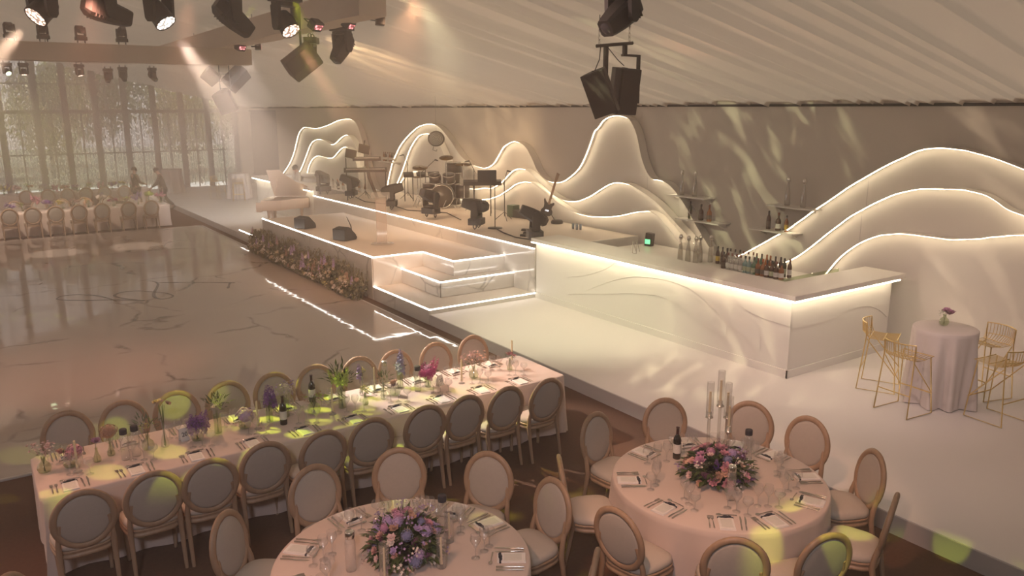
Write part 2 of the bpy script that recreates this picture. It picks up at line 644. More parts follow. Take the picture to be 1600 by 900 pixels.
M_suit = mat('dark_suit', (0.035, 0.030, 0.030), 0.8, var=0.15, scale=20)
M_shirt = mat('white_shirt', (0.70, 0.67, 0.63), 0.8, var=0.05)
M_apron = mat('beige_apron', (0.42, 0.36, 0.30), 0.85, var=0.08)
M_shoe = mat('black_shoe', (0.015, 0.013, 0.012), 0.35)

# ---------------------------------------------------------------- setting
def struct(name, mb, m, parent=None, label=None, bevel=0):
    o = mb.build(name, m, parent, bevel)
    o['kind'] = 'structure'
    if label:
        o['label'] = label
    return o


PX, PZ = 6.94, 0.20          # platform edge and height
WX, GY = 12.6, 42.5          # right wall, far gable wall
struct('floor', MB().bb(-13.2, 13.0, -4.0, 43.5, -0.1, 0.0), M_carpet, label='dark brown carpet floor under the dining tables')

# ceiling: draped cloth, pleats run from eave to ridge
rng = random.Random(3)
folds = []
y = -4.0
while y < 43.5:
    folds.append((y, rng.uniform(0.5, 1.0)))
    y += rng.choice((0.14, 0.18, 0.24, 0.3, 0.45, 0.7))


def drape(yv):
    best = 0.0
    for fy, a in folds:
        d = yv - fy
        if -0.02 < d < 0.35:
            best = max(best, a*math.exp(-d*9.0) if d > 0 else a*(1+d/0.02))
    return best


ys = []
for i in range(len(folds)-1):
    a, b = folds[i][0], folds[i+1][0]
    ys += [a-0.019, a] + [a+(b-a)*t for t in (0.12, 0.3, 0.55, 0.8)]
ys = sorted(ys)
EAVE, SLOPE = 4.05, 0.25
mb = MB()
NX = 10
dr = [drape(v) for v in ys]
for side in (1, -1):
    def fn(u, v, side=side):
        j = int(round(v*(len(ys)-1)))
        x = WX*(1-u)
        z = EAVE + SLOPE*(WX-x) - 0.05*sin(pi*u)*1.5
        z -= dr[j]*(0.08 + 0.08*u) - 0.03
        z -= 0.02*sin(ys[j]*2.1 + u*3)
        return (side*x, ys[j] + 0.10*sin(u*5 + ys[j]*0.7)*u, z)
    mb.grid(NX, len(ys)-1, fn, smooth=True, flip=(side == -1))
ceil = struct('ceiling', mb, M_ceil, label='beige draped fabric ceiling of the marquee with long pleats')

struct('wall_right', MB().bb(WX, WX+0.12, -4.0, 38.3, 0.0, EAVE+0.2).bb(WX, WX+0.12, 38.3, GY, 3.85, EAVE+0.2).bb(WX, WX+0.12, 38.3, GY, 0, 0.66), M_wall, label='long lined side wall of the marquee behind the bar')
struct('wall_near', MB().bb(-13.0, 13.0, -4.1, -4.0, 0, 8.0), M_wall, label='near gable wall of the marquee behind the viewpoint')
struct('wall_left', MB().bb(-13.1, -12.7, -4.0, 7.0, 0, 4.3), M_wall, label='near part of the left side wall of the marquee, out of view')
struct('trim_right', MB().bb(WX-0.02, WX+0.02, -4.0, GY, EAVE-0.05, EAVE-0.005), M_dark, label='thin dark gap where ceiling cloth meets the side wall')
struct('baseboard_right', MB().bb(WX-0.025, WX, -4.0, 6.0, PZ, PZ+0.08), M_riser, label='grey skirting at the foot of the side wall')
# grey panel in the wall close to the far gable
wn = struct('window_1', MB().bb(WX+0.06, WX+0.09, 38.3, GY, 0.66, 3.85), mat('grey_blind', (0.30, 0.29, 0.28), 0.7, var=0.1, scale=2), label='grey blind panel at the far end of the side wall')
struct('window_frame', MB().bb(WX-0.01, WX+0.1, 38.24, 38.34, 0.6, 3.9).bb(WX-0.01, WX+0.1, 38.3, GY, 3.82, 3.9).bb(WX-0.01, WX+0.1, 38.3, GY, 0.6, 0.68), M_post, wn)

# far gable: posts, rails, glazing, upper cloth
wf = struct('wall_far', MB().bb(11.95, 12.72, GY, GY+0.1, 0, 4.2), M_wall, label='glazed far gable wall of the marquee')
xs = [-4.8, -3.5, -2.2, -0.9, 0.4, 1.7, 3.1, 4.25, 5.5, 6.75, 8.02, 9.27, 10.5, 11.85]
for k, x in enumerate(xs):
    zt = 7.1 - 0.25*abs(x)
    struct('post', MB().bb(x-0.13, x+0.13, GY-0.06, GY+0.06, 0, zt), M_post, wf)
struct('rail', MB().bb(-12.6, 11.9, GY-0.05, GY+0.05, 3.78, 3.94), M_post, wf)
for zz in (1.95, 5.1):
    struct('rail', MB().bb(-12.6, 11.9, GY-0.03, GY+0.03, zz-0.03, zz+0.03), M_post, wf)
for k in range(len(xs)-1):
    struct('pane', MB().bb(xs[k]+0.13, xs[k+1]-0.13, GY+0.01, GY+0.03, 0.0, 7.0-0.25*max(abs(xs[k]), abs(xs[k+1]))), M_glass, wf)
    xm = (xs[k]+xs[k+1])/2
    struct('glazing_bar', MB().bb(xm-0.025, xm+0.025, GY-0.03, GY+0.03, 0, 3.8), M_post, wf)

# bead curtain inside the glazing
mb = MB()
rng = random.Random(5)
x = -7.0
while x < 11.9:
    w = rng.uniform(0.010, 0.026)
    yv = GY - 0.55 + rng.uniform(-0.08, 0.08)
    z = 0.25 + rng.uniform(0, 0.4)
    top = 6.9 - 0.25*abs(x)
    while z < top:
        h = rng.uniform(0.05, 0.35)
        ww = w*rng.uniform(0.6, 1.2)
        mb.add([(x-ww, yv, z), (x+ww, yv, z), (x+ww, yv, z+h), (x-ww, yv, z+h)], [(0, 1, 2, 3)])
        z += h + rng.uniform(0.01, 0.12)
    x += rng.uniform(0.028, 0.06)
M_bead = mat('crystal_beads', (0.78, 0.75, 0.72), 0.25, var=0.25, scale=9, spec=0.8, trans=0.55)
tag(mb.build('bead_curtain', M_bead), 'shimmering bead string curtain hanging in front of the far windows', 'curtain', kind='stuff')

# outside: lawn, terrace and trees seen through the glazing
M_lawn = mat('lawn', (0.17, 0.17, 0.11), 0.95, var=0.4, scale=3, bump=0.3)
M_paving = mat('terrace_paving', (0.62, 0.60, 0.57), 0.8, var=0.1, scale=2)
struct('ground', MB().bb(-40, 45, 46.5, 95, -0.15, 0.0), M_lawn, label='sunlit green lawn beyond the far windows')
struct('terrace', MB().bb(-13, 20, GY+0.12, 46.5, -0.1, 0.02), M_paving, label='pale terrace just outside the far windows')
M_leafs = [mat('tree_leaves', (0.15, 0.19, 0.075), 0.7, var=0.5, scale=1.5), mat('tree_leaves_pale', (0.36, 0.38, 0.17), 0.7, var=0.5, scale=1.5)]
M_bark = mat('bark', (0.09, 0.065, 0.045), 0.9, var=0.3)
tree_meshes = []
for t in range(3):
    rng = random.Random(20+t)
    mb = MB()
    for k in range(2600):
        a, b = rng.uniform(0, 2*pi), rng.uniform(-1, 1)
        r = rng.random()**0.4
        c = Vector((2.6*r*cos(a)*sqrt(1-b*b), 2.6*r*sin(a)*sqrt(1-b*b), 4.4+3.1*r*b))
        q = Euler((rng.uniform(0, 6), rng.uniform(0, 6), rng.uniform(0, 6))).to_matrix()
        s = rng.uniform(0.10, 0.24)
        mb.add([c+q @ Vector(p)*s for p in ((-1, 0, 0), (0, -0.55, 0.1), (1, 0, 0), (0, 0.55, 0.1))], [(0, 1, 2, 3)])
    cm = mb.mesh('crown', M_leafs[0])
    mb = MB().cyl((0, 0, 0), (0.1, 0, 3.5), 0.16, 0.10, 8)
    for k in range(5):
        a = k*1.3
        mb.cyl((0.05, 0, 2.0+0.4*k), (1.4*cos(a), 1.4*sin(a), 4.0+0.4*k), 0.06, 0.02, 6)
    tree_meshes.append((cm, mb.mesh('trunk', M_bark)))
for k, (x, yv, s, tone, lab) in enumerate([
        (-0.5, 52, 0.85, 0, 'dark leafy tree outside the far windows, leftmost in view'),
        (4.6, 56, 0.9, 1, 'pale leafy tree outside the far windows left of the lone big post'),
        (8.6, 66, 1.3, 0, 'tall dark tree outside behind the two standing waiters'),
        (11.6, 53, 0.9, 1, 'bright yellow green tree outside, right of the standing waiters'),
        (17.0, 57, 1.0, 0, 'dark tree outside the far windows, nearest the side wall'),
        (-7.0, 60, 1.2, 0, 'dark tree outside the far windows beyond the left frame edge'),
        (25.5, 64, 1.2, 1, 'pale tree outside, rightmost beyond the side wall corner')]):
    tr = thing('garden_tree', lab, 'tree', (x, yv, 0), k*1.1, 'garden trees outside')
    tr.scale = (s, s, s)
    c = link(tree_meshes[k % 3][0], 'crown', tr, mat=M_leafs[tone])
    c['kind'] = 'stuff'
    link(tree_meshes[k % 3][1], 'trunk', tr)

# haze from the fog machines fills the room
hz = MB().bb(-12.6, 12.15, -3.9, 42.2, 0.001, 7.6).build('haze', None)
hz2 = MB().bb(-12.5, 8.9, 21.5, 42.0, 0.03, 7.4).build('haze', None)
hm = bpy.data.materials.new('stage_haze')
hm.use_nodes = True
_nt = hm.node_tree
_nt.nodes.remove(_nt.nodes['Principled BSDF'])
def haze_mat(m, density):
    nt = m.node_tree
    vs = nt.nodes.new('ShaderNodeVolumeScatter')
    vs.inputs['Color'].default_value = (1.0, 0.86, 0.77, 1)
    vs.inputs['Density'].default_value = density
    vs.inputs['Anisotropy'].default_value = 0.25
    nt.links.new(vs.outputs[0], nt.nodes['Material Output'].inputs['Volume'])
    return m


hm2 = hm.copy()
hm3 = hm.copy()
hz3 = MB().ball((2.6, 10.4, 4.6), 1.0, 32, 20, (3.6, 2.6, 1.9)).build('haze', None)  # local puff added around the beam so that it shows
hz3.data.materials.append(haze_mat(hm3, 0.040))
tag(hz3, 'denser puff of haze added to show the bright wash light beam', 'haze', kind='stuff')
hz.data.materials.append(haze_mat(hm, 0.010))
hz2.data.materials.append(haze_mat(hm2, 0.030))
tag(hz, 'thin warm stage haze hanging in the whole room', 'haze', kind='stuff')
tag(hz2, 'denser haze bank over the far tables before the windows', 'haze', kind='stuff')

# ---------------------------------------------------------------- dance floor
dfl = thing('dance_floor', 'large glossy marble dance floor in the middle of the room', 'dance floor', (0, 0, 0))
struct_pts = [(-7.0, 9.92), (6.66, 9.92), (6.66, 29.0), (-7.0, 29.0)]
MB().prism(struct_pts, 0.018, lambda u, v, w: (u, v, 0.001+w)).build('floor_panel', M_floor, dfl)
MB().bb(-7.03, 6.69, 9.87, 9.92, 0, 0.02).bb(6.66, 6.70, 9.87, 29.03, 0, 0.02).bb(-7.03, 6.69, 29.0, 29.04, 0, 0.02).build('edge_trim', M_riser, dfl)
ink = mat('dark_inlay', (0.10, 0.072, 0.068), 0.12, var=0.1)
mg = MB()
for path in ([(3.26, 20.16), (3.37, 20.08), (3.44, 19.87), (3.42, 19.55), (3.29, 19.1), (3.19, 18.77), (3.12, 18.47), (3.11, 18.17), (3.18, 17.99), (3.31, 17.98), (3.42, 18.07), (3.46, 18.24), (3.41, 18.47), (3.31, 18.66), (3.2, 18.8), (2.97, 19.08), (2.82, 19.17), (2.68, 19.2), (2.54, 19.16), (2.46, 19.06), (2.41, 18.91), (2.44, 18.72), (2.54, 18.5), (2.7, 18.26), (2.87, 18.02)],
             [(2.36, 18.32), (2.29, 18.6), (2.2, 18.87), (2.07, 19.15), (1.93, 19.35), (1.72, 19.52), (1.56, 19.55), (1.43, 19.51), (1.35, 19.37), (1.35, 19.23), (1.45, 19.09), (1.65, 18.91), (1.95, 18.72), (2.37, 18.47), (2.63, 18.25), (2.87, 18.02)],
             [(3.48, 19.8), (3.83, 19.58), (4.31, 19.24), (4.86, 18.83), (4.93, 18.75)],
             [(4.85, 18.81), (4.77, 18.6), (4.65, 18.25)]):
    c = smooth_curve(path, 4)
    n = len(c)
    for sgn in (0,):
        vs, fs = [], []
        for i, (x, yv) in enumerate(c):
            a, b = c[max(i-1, 0)], c[min(i+1, n-1)]
            t = Vector((b[0]-a[0], b[1]-a[1])).normalized()
            w = 0.012 + 0.022*abs(sin(3.1*i/n*2))
            vs += [(x-t.y*w, yv+t.x*w, 0.0215), (x+t.y*w, yv-t.x*w, 0.0215)]
        fs = [(2*i, 2*i+1, 2*i+3, 2*i+2) for i in range(n-1)]
        mg.add(vs, fs)
tag(mg.build('monogram', ink, dfl), 'dark handwritten monogram scrawled across the floor')

# ---------------------------------------------------------------- platform, runway, stage
pf = thing('platform', 'long low white platform along the side wall under the bars', 'platform', (0, 0, 0))
MB().bb(PX, WX-0.01, -3.99, 41.9, 0.0, PZ).build('deck', M_deck, pf)
MB().bb(PX-0.012, PX-0.001, -4.0, 12.93, 0.0, PZ-0.008).build('riser', M_riser, pf)
MB().bb(PX-0.012, PX-0.001, 25.3, 41.9, 0.0, PZ-0.008).build('riser', M_riser, pf)

S1, S2, SR, SB = 0.29, 0.605, 0.92, 1.21
BX = 9.38
Y0, Y1, Y2, YE = 12.93, 15.41, 22.82, 25.24
rw = thing('runway', 'cream runway stage with glowing edges, flowers and corner steps', 'stage', (0, 0, 0))
MB().bb(PX, BX-0.001, Y1, Y2, PZ, SR-0.01).bb(8.14, BX-0.001, 14.06, Y1, PZ, SR-0.01).build('deck', M_stagedeck, rw)
panels = [(PX-0.022, PX-0.001, a, a+1.23, 0.0, SR-0.012) for a in [Y1+0.005+1.235*i for i in range(6)]]
for b in panels:
    MB().bb(*b).build('panel', M_panel, rw)
MB().bb(PX, 8.13, Y1-0.02, Y1-0.001, PZ, SR-0.012).build('side_panel', M_panel, rw)
MB().bb(PX, BX, Y2, Y2+0.02, PZ, SR-0.012).build('end_panel', M_panel, rw)
MB().bb(8.12, 8.14, 14.06, Y1-0.02, S2, SR-0.012).build('side_panel', M_panel, rw)
MB().bb(8.12, BX, 14.04, 14.06, S2, SR-0.012).build('side_panel', M_panel, rw)
t = MB().bb(PX+0.001, BX, Y0+0.001, Y1-0.021, PZ, S1-0.01).build('step', M_stagedeck, rw)
MB().bb(PX-0.02, PX-0.001, Y0, Y1-0.02, 0.0, S1-0.012).build('riser', M_panel, t)
MB().bb(PX-0.001, BX, Y0-0.012, Y0, PZ, S1-0.012).build('riser', M_panel, t)
t = MB().bb(7.62, BX, 13.70, Y1-0.021, S1-0.01, S2-0.01).build('step', M_stagedeck, rw)
MB().bb(7.60, 7.62, 13.68, Y1-0.021, S1, S2-0.012).bb(7.60, BX, 13.68, 13.70, S1, S2-0.012).build('riser', M_panel, t)
LE = 0.011
def led_edge(parent, *boxes):
    m = MB()
    for b in boxes:
        m.bb(*b)
    o = m.build('light_strip', M_led2, parent)
    o['label'] = 'glowing white edge strip'
led_edge(rw, (PX-LE-0.01, PX+LE, Y1-0.02, Y2+0.02, SR-0.011, SR+0.006))
led_edge(rw, (PX, 8.14, Y1-LE-0.02, Y1+LE-0.02, SR-0.011, SR+0.006))
led_edge(rw, (8.12-LE, 8.12+LE, 14.04, Y1-0.02, SR-0.011, SR+0.006))
led_edge(rw, (8.12, BX, 14.04-LE, 14.04+LE, SR-0.011, SR+0.006))
led_edge(rw, (7.60-LE, 7.60+LE, 13.68, Y1-0.02, S2-0.011, S2+0.006))
led_edge(rw, (7.60, BX, 13.68-LE, 13.68+LE, S2-0.011, S2+0.006))
led_edge(rw, (PX-LE, PX+LE, Y0, Y1-0.02, S1-0.011, S1+0.006))
led_edge(rw, (PX, BX, Y0-LE, Y0+LE, S1-0.011, S1+0.006))
# low step at the far side of the runway
t = MB().bb(PX+0.001, BX, Y2+0.021, 25.3, PZ, S1-0.01).build('step', M_stagedeck, rw)
MB().bb(PX-0.022, PX-0.001, Y2+0.02, 25.3, 0.0, S1-0.012).build('riser', M_panel, t)
led_edge(rw, (PX-LE, PX+LE, Y2+0.02, 25.31, S1-0.011, S1+0.006))

bs = thing('band_stage', 'white raised band stage behind the runway with a glowing front edge', 'stage', (0, 0, 0))
MB().bb(BX+0.02, 12.22, Y0+0.03, YE, PZ, SB-0.005).build('deck', M_stagedeck, bs)
yy = Y0+0.02
for w in (3.07, 3.07, 3.07, 3.07):
    MB().bb(BX, BX+0.02, yy+0.003, yy+w-0.003, PZ, SB-0.012).build('panel', M_panel, bs)
    yy += w
MB().bb(BX, 12.22, Y0+0.005, Y0+0.03, PZ, SB).build('end_panel', M_panel, bs)
MB().bb(BX, 12.22, YE, YE+0.02, PZ, SB).build('end_panel', M_panel, bs)
led_edge(bs, (BX-LE, BX+LE, Y0+0.02, YE, SB-0.013, SB+0.006))

# ---------------------------------------------------------------- bars
CZ0, CZ1 = 1.37, 1.445
BW1 = [(11.46, 0.56), (11.01, 0.77), (10.62, 0.94), (10.24, 1.07), (9.94, 1.14), (9.59, 1.18), (9.19, 1.2), (8.71, 1.15), (8.35, 1.01), (8.0, 0.8), (7.66, 0.66), (7.29, 0.49)]
BW2 = [(11.86, 0.46), (11.28, 0.58), (10.74, 0.68), (10.23, 0.79), (9.81, 0.86), (9.4, 0.9), (8.96, 0.84), (8.63, 0.71), (8.32, 0.62), (7.93, 0.52)]
BW3 = [(11.9, 0.80), (11.5, 0.88), (11.09, 1.01), (10.75, 1.15), (10.53, 1.29)]
BW4 = [(7.87, 1.29), (7.77, 1.16), (7.6, 1.05), (7.33, 0.99), (7.03, 0.97), (6.80, 0.96)]
RW1 = [(9.54, 0.98), (9.86, 1.04), (10.09, 1.09), (10.31, 1.16), (10.51, 1.24), (10.79, 1.3)]
RW2 = [(9.42, 0.92), (9.88, 0.91), (10.42, 0.93), (10.73, 0.99), (11.05, 1.01), (11.32, 0.98), (11.6, 0.88), (11.82, 0.74)]


def bar(name_label, fy):
    """fy maps the right bar's y to this bar's y (mirror for the far bar)"""
    t = thing('bar_counter', name_label, 'bar', (0, 0, 0))
    def bb(m, x0, x1, y0, y1, z0, z1):
        a, b = fy(y0), fy(y1)
        return m.bb(x0, x1, min(a, b), max(a, b), z0, z1)
    bb(MB(), 9.40, 9.52, 6.80, 12.91, PZ, CZ0).build('front_panel', M_white, t)
    bb(MB(), 9.40, 11.88, 6.80, 6.92, PZ, CZ0).build('return_panel', M_white, t)
    c = MB()
    poly = [(9.27, 6.66), (12.02, 6.66), (12.02, 7.36), (9.97, 7.36), (9.97, 12.91), (9.27, 12.91)]
    pp = [(x, fy(yv)) for x, yv in poly]
    if fy(1) > fy(2):
        pp = pp[::-1]
    c.prism(pp, CZ1-CZ0, lambda u, v, w: (u, v, CZ0+w)).build('counter_top', M_counter, t, bevel=0.006)
    p = MB()
    bb(p, 9.375, 9.40, 6.775, 12.91, PZ, PZ+0.115)
    bb(p, 9.375, 11.88, 6.775, 6.80, PZ, PZ+0.115)
    p.build('plinth', M_white, t)
    # carved wave relief on the front and the return
    for wv, dpt in ((BW1, 0.010), (BW2, 0.010), (BW3, 0.008), (BW4, 0.009)):
        cv = smooth_curve(wv, 4)
        lo = PZ+0.12
        if wv is BW3 or wv is BW4:
            top = CZ0-0.01
            poly = [(a, b) for a, b in cv]
            tail = [(cv[-1][0], lo), (cv[0][0], lo)] if wv is BW4 else [(cv[-1][0], lo), (cv[0][0], lo)]
            poly = poly + tail
        else:
            poly = cv + [(cv[-1][0], lo), (cv[0][0], lo)]
        m = MB()
        n = len(cv)
        vs, fs = [], []
        for a, b in cv:
            ya = fy(a)
            vs += [(9.40, ya, b), (9.40-dpt, ya, b+0.004), (9.3995, ya, min(b+0.34, CZ0-0.04))]
        for i in range(n-1):
            for k in range(2):
                fs.append((3*i+k, 3*i+k+1, 3*i+4+k, 3*i+3+k))
        m.add(vs, fs, False)
        m.build('carved_wave', M_white, t)
    for wv, dpt in ((RW1, 0.008), (RW2, 0.009)):
        cv = smooth_curve(wv, 4)
        m = MB()
        vs, fs = [], []
        for a, b in cv:
            vs += [(a, fy(6.80), b), (a, fy(6.80-dpt), b+0.004), (a, fy(6.7995), min(b+0.34, CZ0-0.04))]
        for i in range(len(cv)-1):
            for k in range(2):
                fs.append((3*i+k, 3*i+k+1, 3*i+4+k, 3*i+3+k))
        m.add(vs, fs, False)
        m.build('carved_wave', M_white, t)
    l = MB()
    bb(l, 9.272, 9.288, 6.662, 12.91, CZ0-0.022, CZ0-0.002)
    bb(l, 9.288, 11.88, 6.662, 6.678, CZ0-0.022, CZ0-0.002)
    o = l.build('light_strip', M_ledb, t)
    o['label'] = 'warm glowing strip under the counter'
    return t


bar('long white bar with carved waves right of the stage', lambda v: v)
bar('far white bar behind the grand piano, left of the stage', lambda v: 38.17-v)


def back_bar(label, y0, y1):
    t = thing('back_bar', label, 'counter', (0, 0, 0))
    MB().bb(11.10, 12.20, y0, y1, 1.05, 1.10).build('counter_top', M_counter, t)
    MB().bb(11.14, 12.20, y0+0.03, y1-0.03, PZ, 1.05).build('cabinet', M_white, t)
    return t


back_bar('white bottle counter between the right bar and the wall', 8.3, 12.6)
back_bar('far bottle counter behind the left bar', 25.6, 31.0)
t = thing('added_green_pane', 'added greenish pane standing for green light behind the right bar corner', 'screen', (0, 0, 0))
MB().bb(10.35, 11.9, 7.75, 7.765, 0.55, 1.36).build('pane', M_green_g, t)  # pane added where green pattern light falls on the low wall
MB().bb(10.35, 10.40, 7.74, 7.775, PZ, 0.58).bb(11.85, 11.9, 7.74, 7.775, PZ, 0.58).build('foot', M_steel, t)

# ---------------------------------------------------------------- glowing mountain panels on the wall
MOUNT = {
    'A1': (12.5, [(37.17, 1.01), (36.25, 1.47), (35.52, 2.00), (35.06, 2.52), (34.65, 2.94), (34.01, 3.19), (33.35, 3.19), (32.62, 3.17), (31.81, 3.25), (31.02, 3.37), (30.27, 3.51), (29.55, 3.58), (28.79, 3.57), (28.37, 3.41), (28.09, 3.10), (27.81, 2.58), (27.53, 1.89), (27.17, 1.33), (26.92, 1.09)]),
    'A2': (12.4, [(34.78, 1.17), (34.21, 1.55), (33.65, 2.02), (33.10, 2.48), (32.61, 2.68), (31.98, 2.75), (31.46, 2.72), (30.96, 2.62), (30.55, 2.59), (30.13, 2.71), (29.71, 2.88), (29.23, 2.99), (28.86, 2.96), (28.51, 2.76), (28.24, 2.51), (28.05, 2.28), (27.88, 1.88)]),
    'A3': (12.3, [(33.41, 1.26), (33.17, 1.58), (32.75, 1.87), (32.27, 2.04), (31.90, 2.09), (31.38, 2.07), (30.88, 2.05), (30.37, 2.10), (29.94, 2.29), (29.52, 2.47), (29.13, 2.55), (28.75, 2.52), (28.47, 2.38), (28.20, 2.13), (28.02, 1.81), (27.92, 1.41)]),
    'B1': (12.5, [(26.05, 1.16), (25.82, 1.65), (25.53, 2.12), (25.19, 2.46), (24.87, 2.74), (24.38, 3.03), (23.91, 3.25), (23.51, 3.40), (23.12, 3.47), (22.80, 3.50), (22.49, 3.49), (22.19, 3.44), (21.90, 3.31), (21.56, 3.11), (21.23, 2.88), (20.96, 2.67), (20.68, 2.52), (20.23, 2.38), (19.88, 2.33), (19.55, 2.31), (19.32, 2.35), (19.08, 2.45), (18.92, 2.58), (18.75, 2.75), (18.56, 2.93), (18.37, 3.02), (18.19, 3.08), (18.00, 3.11), (17.79, 3.09), (17.59, 3.03), (17.41, 2.92), (17.30, 2.81), (17.15, 2.65), (17.01, 2.46), (16.87, 2.34), (16.73, 2.25), (16.56, 2.18), (16.39, 2.15), (16.09, 2.15), (15.83, 2.21), (15.64, 2.30), (15.39, 2.45), (15.21, 2.60), (15.06, 2.80), (14.92, 3.03), (14.81, 3.24), (14.70, 3.45), (14.59, 3.52), (14.42, 3.68), (14.26, 3.76), (14.04, 3.81), (13.82, 3.81), (13.67, 3.79), (13.51, 3.74), (13.37, 3.60), (13.26, 3.43), (13.20, 3.29), (13.09, 2.96), (12.97, 2.73), (12.84, 2.56), (12.69, 2.47), (12.57, 2.47), (12.44, 2.46), (12.32, 2.43), (12.20, 2.38), (12.08, 2.31), (11.99, 2.24), (11.91, 2.17), (11.79, 2.06), (11.67, 1.94), (11.53, 1.78), (11.38, 1.60), (11.20, 1.41), (11.01, 1.21)]),
    'B2': (12.4, [(25.27, 1.19), (24.95, 1.52), (24.64, 1.85), (24.33, 2.23), (24.03, 2.60), (23.79, 2.82), (23.55, 2.99), (23.33, 3.11), (23.11, 3.17), (22.89, 3.19), (22.64, 3.20), (22.39, 3.17), (22.15, 3.07), (21.92, 2.88), (21.69, 2.62), (21.43, 2.34), (21.17, 2.09), (20.91, 1.89), (20.54, 1.75), (20.18, 1.68), (19.75, 1.70), (19.34, 1.77), (19.07, 1.77), (18.74, 1.88), (18.48, 2.00), (18.23, 2.17), (17.98, 2.32), (17.80, 2.38), (17.62, 2.41), (17.47, 2.41), (17.33, 2.40), (17.15, 2.34), (16.98, 2.26), (16.81, 2.17), (16.65, 2.09), (16.42, 1.99), (16.15, 1.86), (15.82, 1.77), (15.57, 1.74), (15.31, 1.75), (15.10, 1.79), (14.89, 1.86), (14.68, 1.94), (14.48, 2.04), (14.25, 2.16), (14.03, 2.26), (13.87, 2.31), (13.71, 2.33), (13.52, 2.33), (13.33, 2.31), (13.07, 2.24), (12.82, 2.15), (12.56, 2.04), (12.31, 1.91), (12.02, 1.72), (11.73, 1.53), (11.54, 1.41), (11.36, 1.26)]),
    'B3': (12.3, [(24.85, 1.23), (24.56, 1.51), (24.26, 1.73), (23.97, 1.87), (23.70, 1.94), (23.34, 1.98), (22.99, 1.96), (22.65, 1.88), (22.24, 1.76), (21.84, 1.59), (21.37, 1.44), (20.76, 1.33), (20.02, 1.35), (19.67, 1.39), (19.33, 1.44), (18.99, 1.49), (18.72, 1.56), (18.46, 1.64), (18.21, 1.75), (17.96, 1.86), (17.75, 1.97), (17.54, 2.04), (17.36, 2.08), (17.19, 2.10), (17.01, 2.10), (16.84, 2.07), (16.62, 1.99), (16.40, 1.91), (16.13, 1.80), (15.76, 1.66), (15.40, 1.56), (15.06, 1.50), (14.76, 1.48), (14.46, 1.48), (14.23, 1.50), (14.00, 1.52), (13.70, 1.57), (13.41, 1.63), (13.15, 1.70), (12.89, 1.76), (12.74, 1.78), (12.59, 1.80), (12.45, 1.77), (12.30, 1.72), (12.13, 1.61), (11.95, 1.48), (11.81, 1.37), (11.64, 1.23)]),
    'D1': (12.5, [(10.33, 1.12), (10.14, 1.21), (9.91, 1.35), (9.68, 1.49), (9.46, 1.63), (9.29, 1.73), (9.16, 1.81), (9.01, 1.93), (8.85, 2.05), (8.69, 2.18), (8.45, 2.35), (8.22, 2.52), (7.99, 2.69), (7.74, 2.85), (7.50, 3.00), (7.29, 3.12), (7.09, 3.22), (6.94, 3.30), (6.79, 3.35), (6.67, 3.37), (6.55, 3.38), (6.43, 3.38), (6.30, 3.37), (6.16, 3.36), (6.02, 3.33), (5.88, 3.30), (5.72, 3.26), (5.56, 3.21), (5.38, 3.15), (5.18, 3.08), (4.95, 2.99)]),
    'D2': (12.4, [(9.78, 0.96), (9.56, 1.04), (9.35, 1.11), (9.11, 1.21), (8.91, 1.32), (8.72, 1.46), (8.49, 1.66), (8.27, 1.86), (8.07, 2.03), (7.88, 2.19), (7.68, 2.32), (7.49, 2.44), (7.31, 2.54), (7.13, 2.63), (6.95, 2.69), (6.77, 2.74), (6.61, 2.76), (6.45, 2.77), (6.27, 2.78), (6.09, 2.79), (5.93, 2.77), (5.76, 2.74), (5.64, 2.69), (5.55, 2.64), (5.46, 2.58), (5.36, 2.54), (5.25, 2.51), (5.08, 2.47), (4.83, 2.43)]),
    'D3': (12.3, [(8.31, 0.98), (8.17, 1.18), (8.07, 1.32), (7.98, 1.44), (7.87, 1.56), (7.76, 1.66), (7.62, 1.77), (7.49, 1.85), (7.35, 1.92), (7.22, 1.97), (7.08, 2.00), (6.92, 2.03), (6.75, 2.04), (6.59, 2.04), (6.43, 2.04), (6.29, 2.04), (6.16, 2.04), (6.05, 2.05), (5.88, 2.08), (5.70, 2.11), (5.57, 2.15), (5.42, 2.18), (5.30, 2.21), (5.17, 2.23), (4.97, 2.26), (4.77, 2.28)]),
}
MLAB = {'A1': 'tallest back layer of the far left glowing mountain panels', 'A2': 'middle layer of the far left glowing mountain panels',
        'A3': 'lowest front layer of the far left glowing mountain panels', 'B1': 'long back mountain panel with the high peak behind the band',
        'B2': 'middle mountain panel behind the drums and the band stage', 'B3': 'lowest front mountain panel behind the band stage',
        'D1': 'tallest back mountain panel at the right behind the bar', 'D2': 'middle mountain panel at the right behind the bar',
        'D3': 'lowest front mountain panel at the right behind the bar'}
M_mount = mat('satin_mountain_panel', (0.70, 0.66, 0.60), 0.45, var=0.03, scale=1.0)
